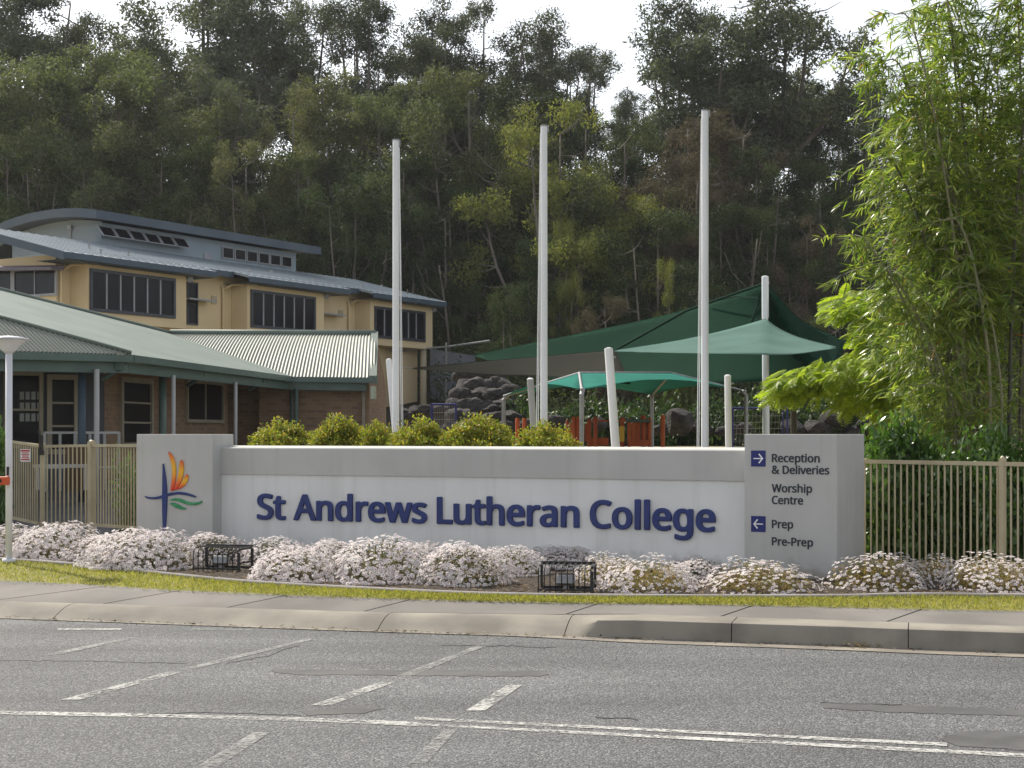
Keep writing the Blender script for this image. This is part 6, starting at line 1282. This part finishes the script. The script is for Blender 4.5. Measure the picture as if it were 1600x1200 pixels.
for (a, b) in (((1410, 575), (1235, 603)), ((1420, 540), (1345, 515)), ((1425, 520), (1300, 482)), ((1430, 600), (1330, 625)), ((1420, 585), (1320, 560))):
    p, q = P(*a, 26), P(*b, 24); m.tube([top2.lerp(TB2, .25), p.lerp(top2, .5), p.lerp(q, .4), q], [.05, .04, .028, .01], 6)
part('trunk', m, M['bark'], pt_, True)
C = np.array(fr); n = len(C); hubd = unit(C - np.array(top2)); az = unit(hubd * np.array([1, 1, .2]) + rg.normal(size=(n, 3)) * .55 + np.array([0, -.25, -.1])); az[:, 2] = az[:, 2] * .4 - .18; az = unit(az)
up = unit(np.array([0, 0, 1]) + rg.normal(size=(n, 3)) * .25); sd = unit(np.cross(az, up)); nn = np.cross(sd, az)
Ps, Ds, Ns, Ls, Ws = [], [], [], [], []
Lf = rg.uniform(.30, .46, n)[:, None]
for j in range(11):
    t_ = (j + .6) / 11; base = C + az * Lf * t_ - nn * Lf * .35 * t_ ** 2
    ll = .11 * math.sin(math.pi * (.15 + .8 * t_)) + .02
    for sgn in (-1, 1):
        Ps.append(base); Ds.append(sd * sgn + az * .45 - nn * .25); Ns.append(nn + rg.normal(size=(n, 3)) * .15); Ls.append(np.full(n, ll)); Ws.append(np.full(n, .05))
me = leafmesh('foliage', [leafarrays(np.concatenate(Ps) - np.array(TB2), np.concatenate(Ds), np.concatenate(Ns), np.concatenate(Ls), np.concatenate(Ws), 'rhomb', .15)], [PF]); link('foliage', me, pt_)
m = MB(); q = P(1236, 620, 27); m.tube([(TB.x, TB.y, TB.z - .2), (TB.x, TB.y, q.z - .3), (q.x, q.y, q.z + .3)], [.06, .055, .035], 7); tr_ = thing('slender_tree', 'slender dark trunk standing under the feathery leaves beside the tall mast', 'tree', TB); part('trunk', m, M['bark_dark'], tr_, True)

# ------------------------------------------------------------------ bamboo
BL = leafmat('bamboo_leaf', [(.08, .135, .022), (.125, .185, .034), (.19, .24, .05), (.27, .29, .075)], .5, .34, .5, 1.75)
BD = leafmat('dry_bamboo_leaf', [(.36, .22, .06), (.42, .14, .03)], .4, .6, .2, 1.2)
rg = np.random.default_rng(41); rr = random.Random(41)
bb = thing('bamboo', 'tall dense clump of green bamboo at the right side behind the fence', 'bamboo', (P(1560, 700, 19.5).x, 19.5, .2))
CUL = []
for i in range(22):
    px = [1485, 1500, 1512, 1524, 1536, 1550, 1562, 1575, 1588, 1600, 1615, 1630, 1650, 1670, 1530, 1560, 1590, 1620, 1690, 1515, 1545, 1605][i]; Y = 18.6 + rr.random() * 2.2
    b = P(px, 720, Y); b.z = .2; hgt = rr.uniform(5.2, 8.6); lx = rr.choice([-.7, -.5, -.3, .2, .6]) * rr.uniform(.5, 1.4); ly = rr.uniform(-1.3, .9)
    if px > 1580: lx = rr.uniform(-.5, 1.2)
    pts = cat([b, b + Vector((lx * .12, ly * .12, hgt * .45)), b + Vector((lx * .55, ly * .55, hgt * .82)), b + Vector((lx * 1.35, ly * 1.35, hgt))], 7); CUL.append((pts, px))
# low leaning culms reaching left
for (px, ex, ey, Y) in ((1520, 1470, 250, 18.8), (1512, 1445, 150, 19.4), (1505, 1410, 110, 19.0), (1500, 1400, 260, 18.9), (1500, 1350, 375, 18.7), (1500, 1460, 50, 19.8), (1515, 1480, 30, 19.2), (1495, 1415, 470, 18.4), (1515, 1460, 480, 18.5), (1520, 1450, 150, 18.9), (1500, 1460, 600, 18.3), (1510, 1420, 330, 19.6), (1505, 1430, 350, 19.8), (1530, 1500, 350, 18.3), (1540, 1530, 450, 18.2), (1500, 1372, 105, 19.6), (1508, 1425, 40, 18.7), (1498, 1385, 420, 18.6), (1502, 1395, 300, 19.3)):
    b = P(px, 720, Y); b.z = .2; e = P(ex, ey, Y - .3); CUL.append((cat([b, b.lerp(e, .4) + Vector((.22, 0, .35)), b.lerp(e, .75) + Vector((.15, 0, .3)), e, e + (e - b) * .04 + Vector((-.18, 0, -.12))], 6), px))
Ps, Ds = [], []; tw = MB()
for ci, (pts, px) in enumerate(CUL):
    m = MB(); k = len(pts); r0 = rr.uniform(.016, .030)
    fine = []
    rad = []
    for i in range(k): fine.append(pts[i]); rad.append(r0 * (1 - .8 * i / (k - 1)))
    m.tube(fine, rad, 7)
    for i in range(1, k - 2): m.tube([fine[i] - (fine[i + 1] - fine[i]).normalized() * .008, fine[i] + (fine[i + 1] - fine[i]).normalized() * .008], rad[i] * 1.3, 7)
    part('culm', m, M['culm_dark'] if ci % 3 == 1 else M['culm'], bb, True)
    L = sum((b - a).length for a, b in zip(pts, pts[1:])); nn_ = int(L / .118); v = resamp(pts, nn_)
    for i, p in enumerate(v):
        t = i / nn_
        if t < .12: continue
        if p.z < 1.4 and rr.random() < .5: continue
        if px > 1503 and p.z < 3.0 and rr.random() < .82: continue
        for _ in range(3 if t > .25 else 2):
            a = rr.uniform(0, 6.28); d = Vector((math.cos(a) - .35, math.sin(a) * .8 - .1, rr.uniform(-.1, .6))).normalized(); ln = rr.uniform(.3, .95) * (1.0 if t < .8 else .6)
            q = [p + d * ln * s + Vector((0, 0, -.45 * ln * s * s)) for s in (0, .35, .7, 1)]
            tw.tube(q, [.004, .003, .002, .0012], 3, cap=False)
            for s in range(rr.randint(9, 17)):
                f = rr.uniform(.3, 1.0); j = min(2, int(f * 3)); w = q[j].lerp(q[j + 1], f * 3 - j); Ps.append(w); Ds.append(d * .75 + Vector((rr.gauss(0, .45), rr.gauss(0, .45), rr.gauss(-.45, .35))))
part('twigs', tw, M['culm'], bb)
Pn = np.array(Ps); D = np.array(Ds); n = len(Pn); print('bamboo leaves', n)
N = rg.normal(size=(n, 3)) * .5 + np.array([0, -.15, 1.0]); off = np.array(bb.location)
dry = rg.random(n) < .012
A = leafarrays(Pn[~dry] - off, D[~dry], N[~dry], rg.uniform(.12, .21, (~dry).sum()), rg.uniform(.017, .027, (~dry).sum()), 'lance', .18)
B = leafarrays(Pn[dry] - off, D[dry], N[dry], rg.uniform(.10, .18, dry.sum()), rg.uniform(.014, .022, dry.sum()), 'lance', .3)
link('foliage', leafmesh('foliage', [A, B], [BL, BD]), bb)

# ------------------------------------------------------------------ grass blades of the verge, dry litter
n = 34000; rg = np.random.default_rng(8)
x = rg.uniform(-7.2, 6.2, n); f = rg.random(n) ** .9
pb = np.interp(x, [p.x for p in PB], [p.y for p in PB]); ef = np.interp(x, [p.x for p in EF], [p.y for p in EF]); f = f * 1.16 - .09; y = pb + (ef - pb) * f
Pn = np.stack([x, y, .200 + .015 * f + .008], -1)
GM_ = leafmat('grass_blade', [(.19, .21, .045), (.27, .265, .065), (.36, .31, .12)], .45, .6, .2, 1.4)
me = leafmesh('grass', [leafarrays(Pn, rg.normal(size=(n, 3)) * .55 + np.array([0, 0, .8]), rg.normal(size=(n, 3)) + np.array([0, -.6, 0]), rg.uniform(.022, .048, n), rg.uniform(.005, .010, n), 'rhomb', .2)], [GM_])
tag(link('grass', me), 'short sunlit yellow-green grass of the verge between path and flower bed', 'grass', kind='stuff')
n = 2600; x = rg.uniform(-7, 6.2, n); y = np.interp(x, [p.x for p in EF], [p.y for p in EF]) + EW + rg.random(n) ** 1.5 * 1.6
me = leafmesh('mulch_litter', [leafarrays(np.stack([x, y, np.full(n, .252)], -1), rg.normal(size=(n, 3)) * np.array([1, 1, .25]), rg.normal(size=(n, 3)) * .4 + np.array([0, 0, 1]), rg.uniform(.03, .10, n), rg.uniform(.006, .018, n))], [leafmat('dry_litter', [(.10, .06, .035), (.20, .14, .08), (.34, .25, .15)], .1, .8, .1, 1)])
tag(link('mulch_litter', me), 'dry leaves and bark chips scattered over the dark garden bed', 'leaf litter', kind='stuff')
n = 420; x = rg.uniform(-5, 5, n); y = np.interp(x, [p.x for p in K], [p.y for p in K]) - np.abs(rg.normal(size=n)) * .055 + .01
me = leafmesh('gutter_litter', [leafarrays(np.stack([x, y, np.full(n, .018)], -1), rg.normal(size=(n, 3)) * np.array([1, .6, .15]), rg.normal(size=(n, 3)) * .4 + np.array([0, 0, 1]), rg.uniform(.02, .07, n), rg.uniform(.005, .016, n))], [leafmat('gutter_leaf', [(.07, .05, .035), (.16, .12, .075), (.28, .22, .13)], .1, .8, .1, 1)])
tag(link('gutter_litter', me), 'dry leaf bits and grit lying along the foot of the kerb', 'leaf litter', kind='stuff')
q = G(1366, 1008, .02); Pn = np.array([q.x, q.y, .02]) + rg.normal(size=(160, 3)) * np.array([.09, .035, .012])
me = leafmesh('dry_leaves', [leafarrays(Pn - np.array(q), rg.normal(size=(160, 3)) * np.array([1, 1, .3]), rg.normal(size=(160, 3)) * .5 + np.array([0, 0, 1]), .06, .014)], [leafmat('straw_leaf', [(.30, .22, .11), (.42, .32, .18)], .2, .8, .1, 1)])
o = link('dry_leaves', me); o.location = q; tag(o, 'small heap of straw-coloured dry leaves in the gutter', 'leaf heap')

# ------------------------------------------------------------------ thin haze over the whole place
hz = MB(); hz.box((0, 60, 30), (420, 260, 66)); hm_ = bpy.data.materials.new('haze_air'); hm_.use_nodes = True; t = hm_.node_tree; t.nodes.remove(t.nodes['Principled BSDF'])
vp = t.nodes.new('ShaderNodeVolumePrincipled'); vp.inputs['Color'].default_value = (.93, .95, 1, 1); vp.inputs['Density'].default_value = .0002; vp.inputs['Anisotropy'].default_value = .3
t.links.new(vp.outputs[0], t.nodes['Material Output'].inputs['Volume'])
o = link('haze', hz.mesh('haze', hm_)); tag(o, 'thin pale haze in the air towards the wooded hill', 'haze', kind='stuff')
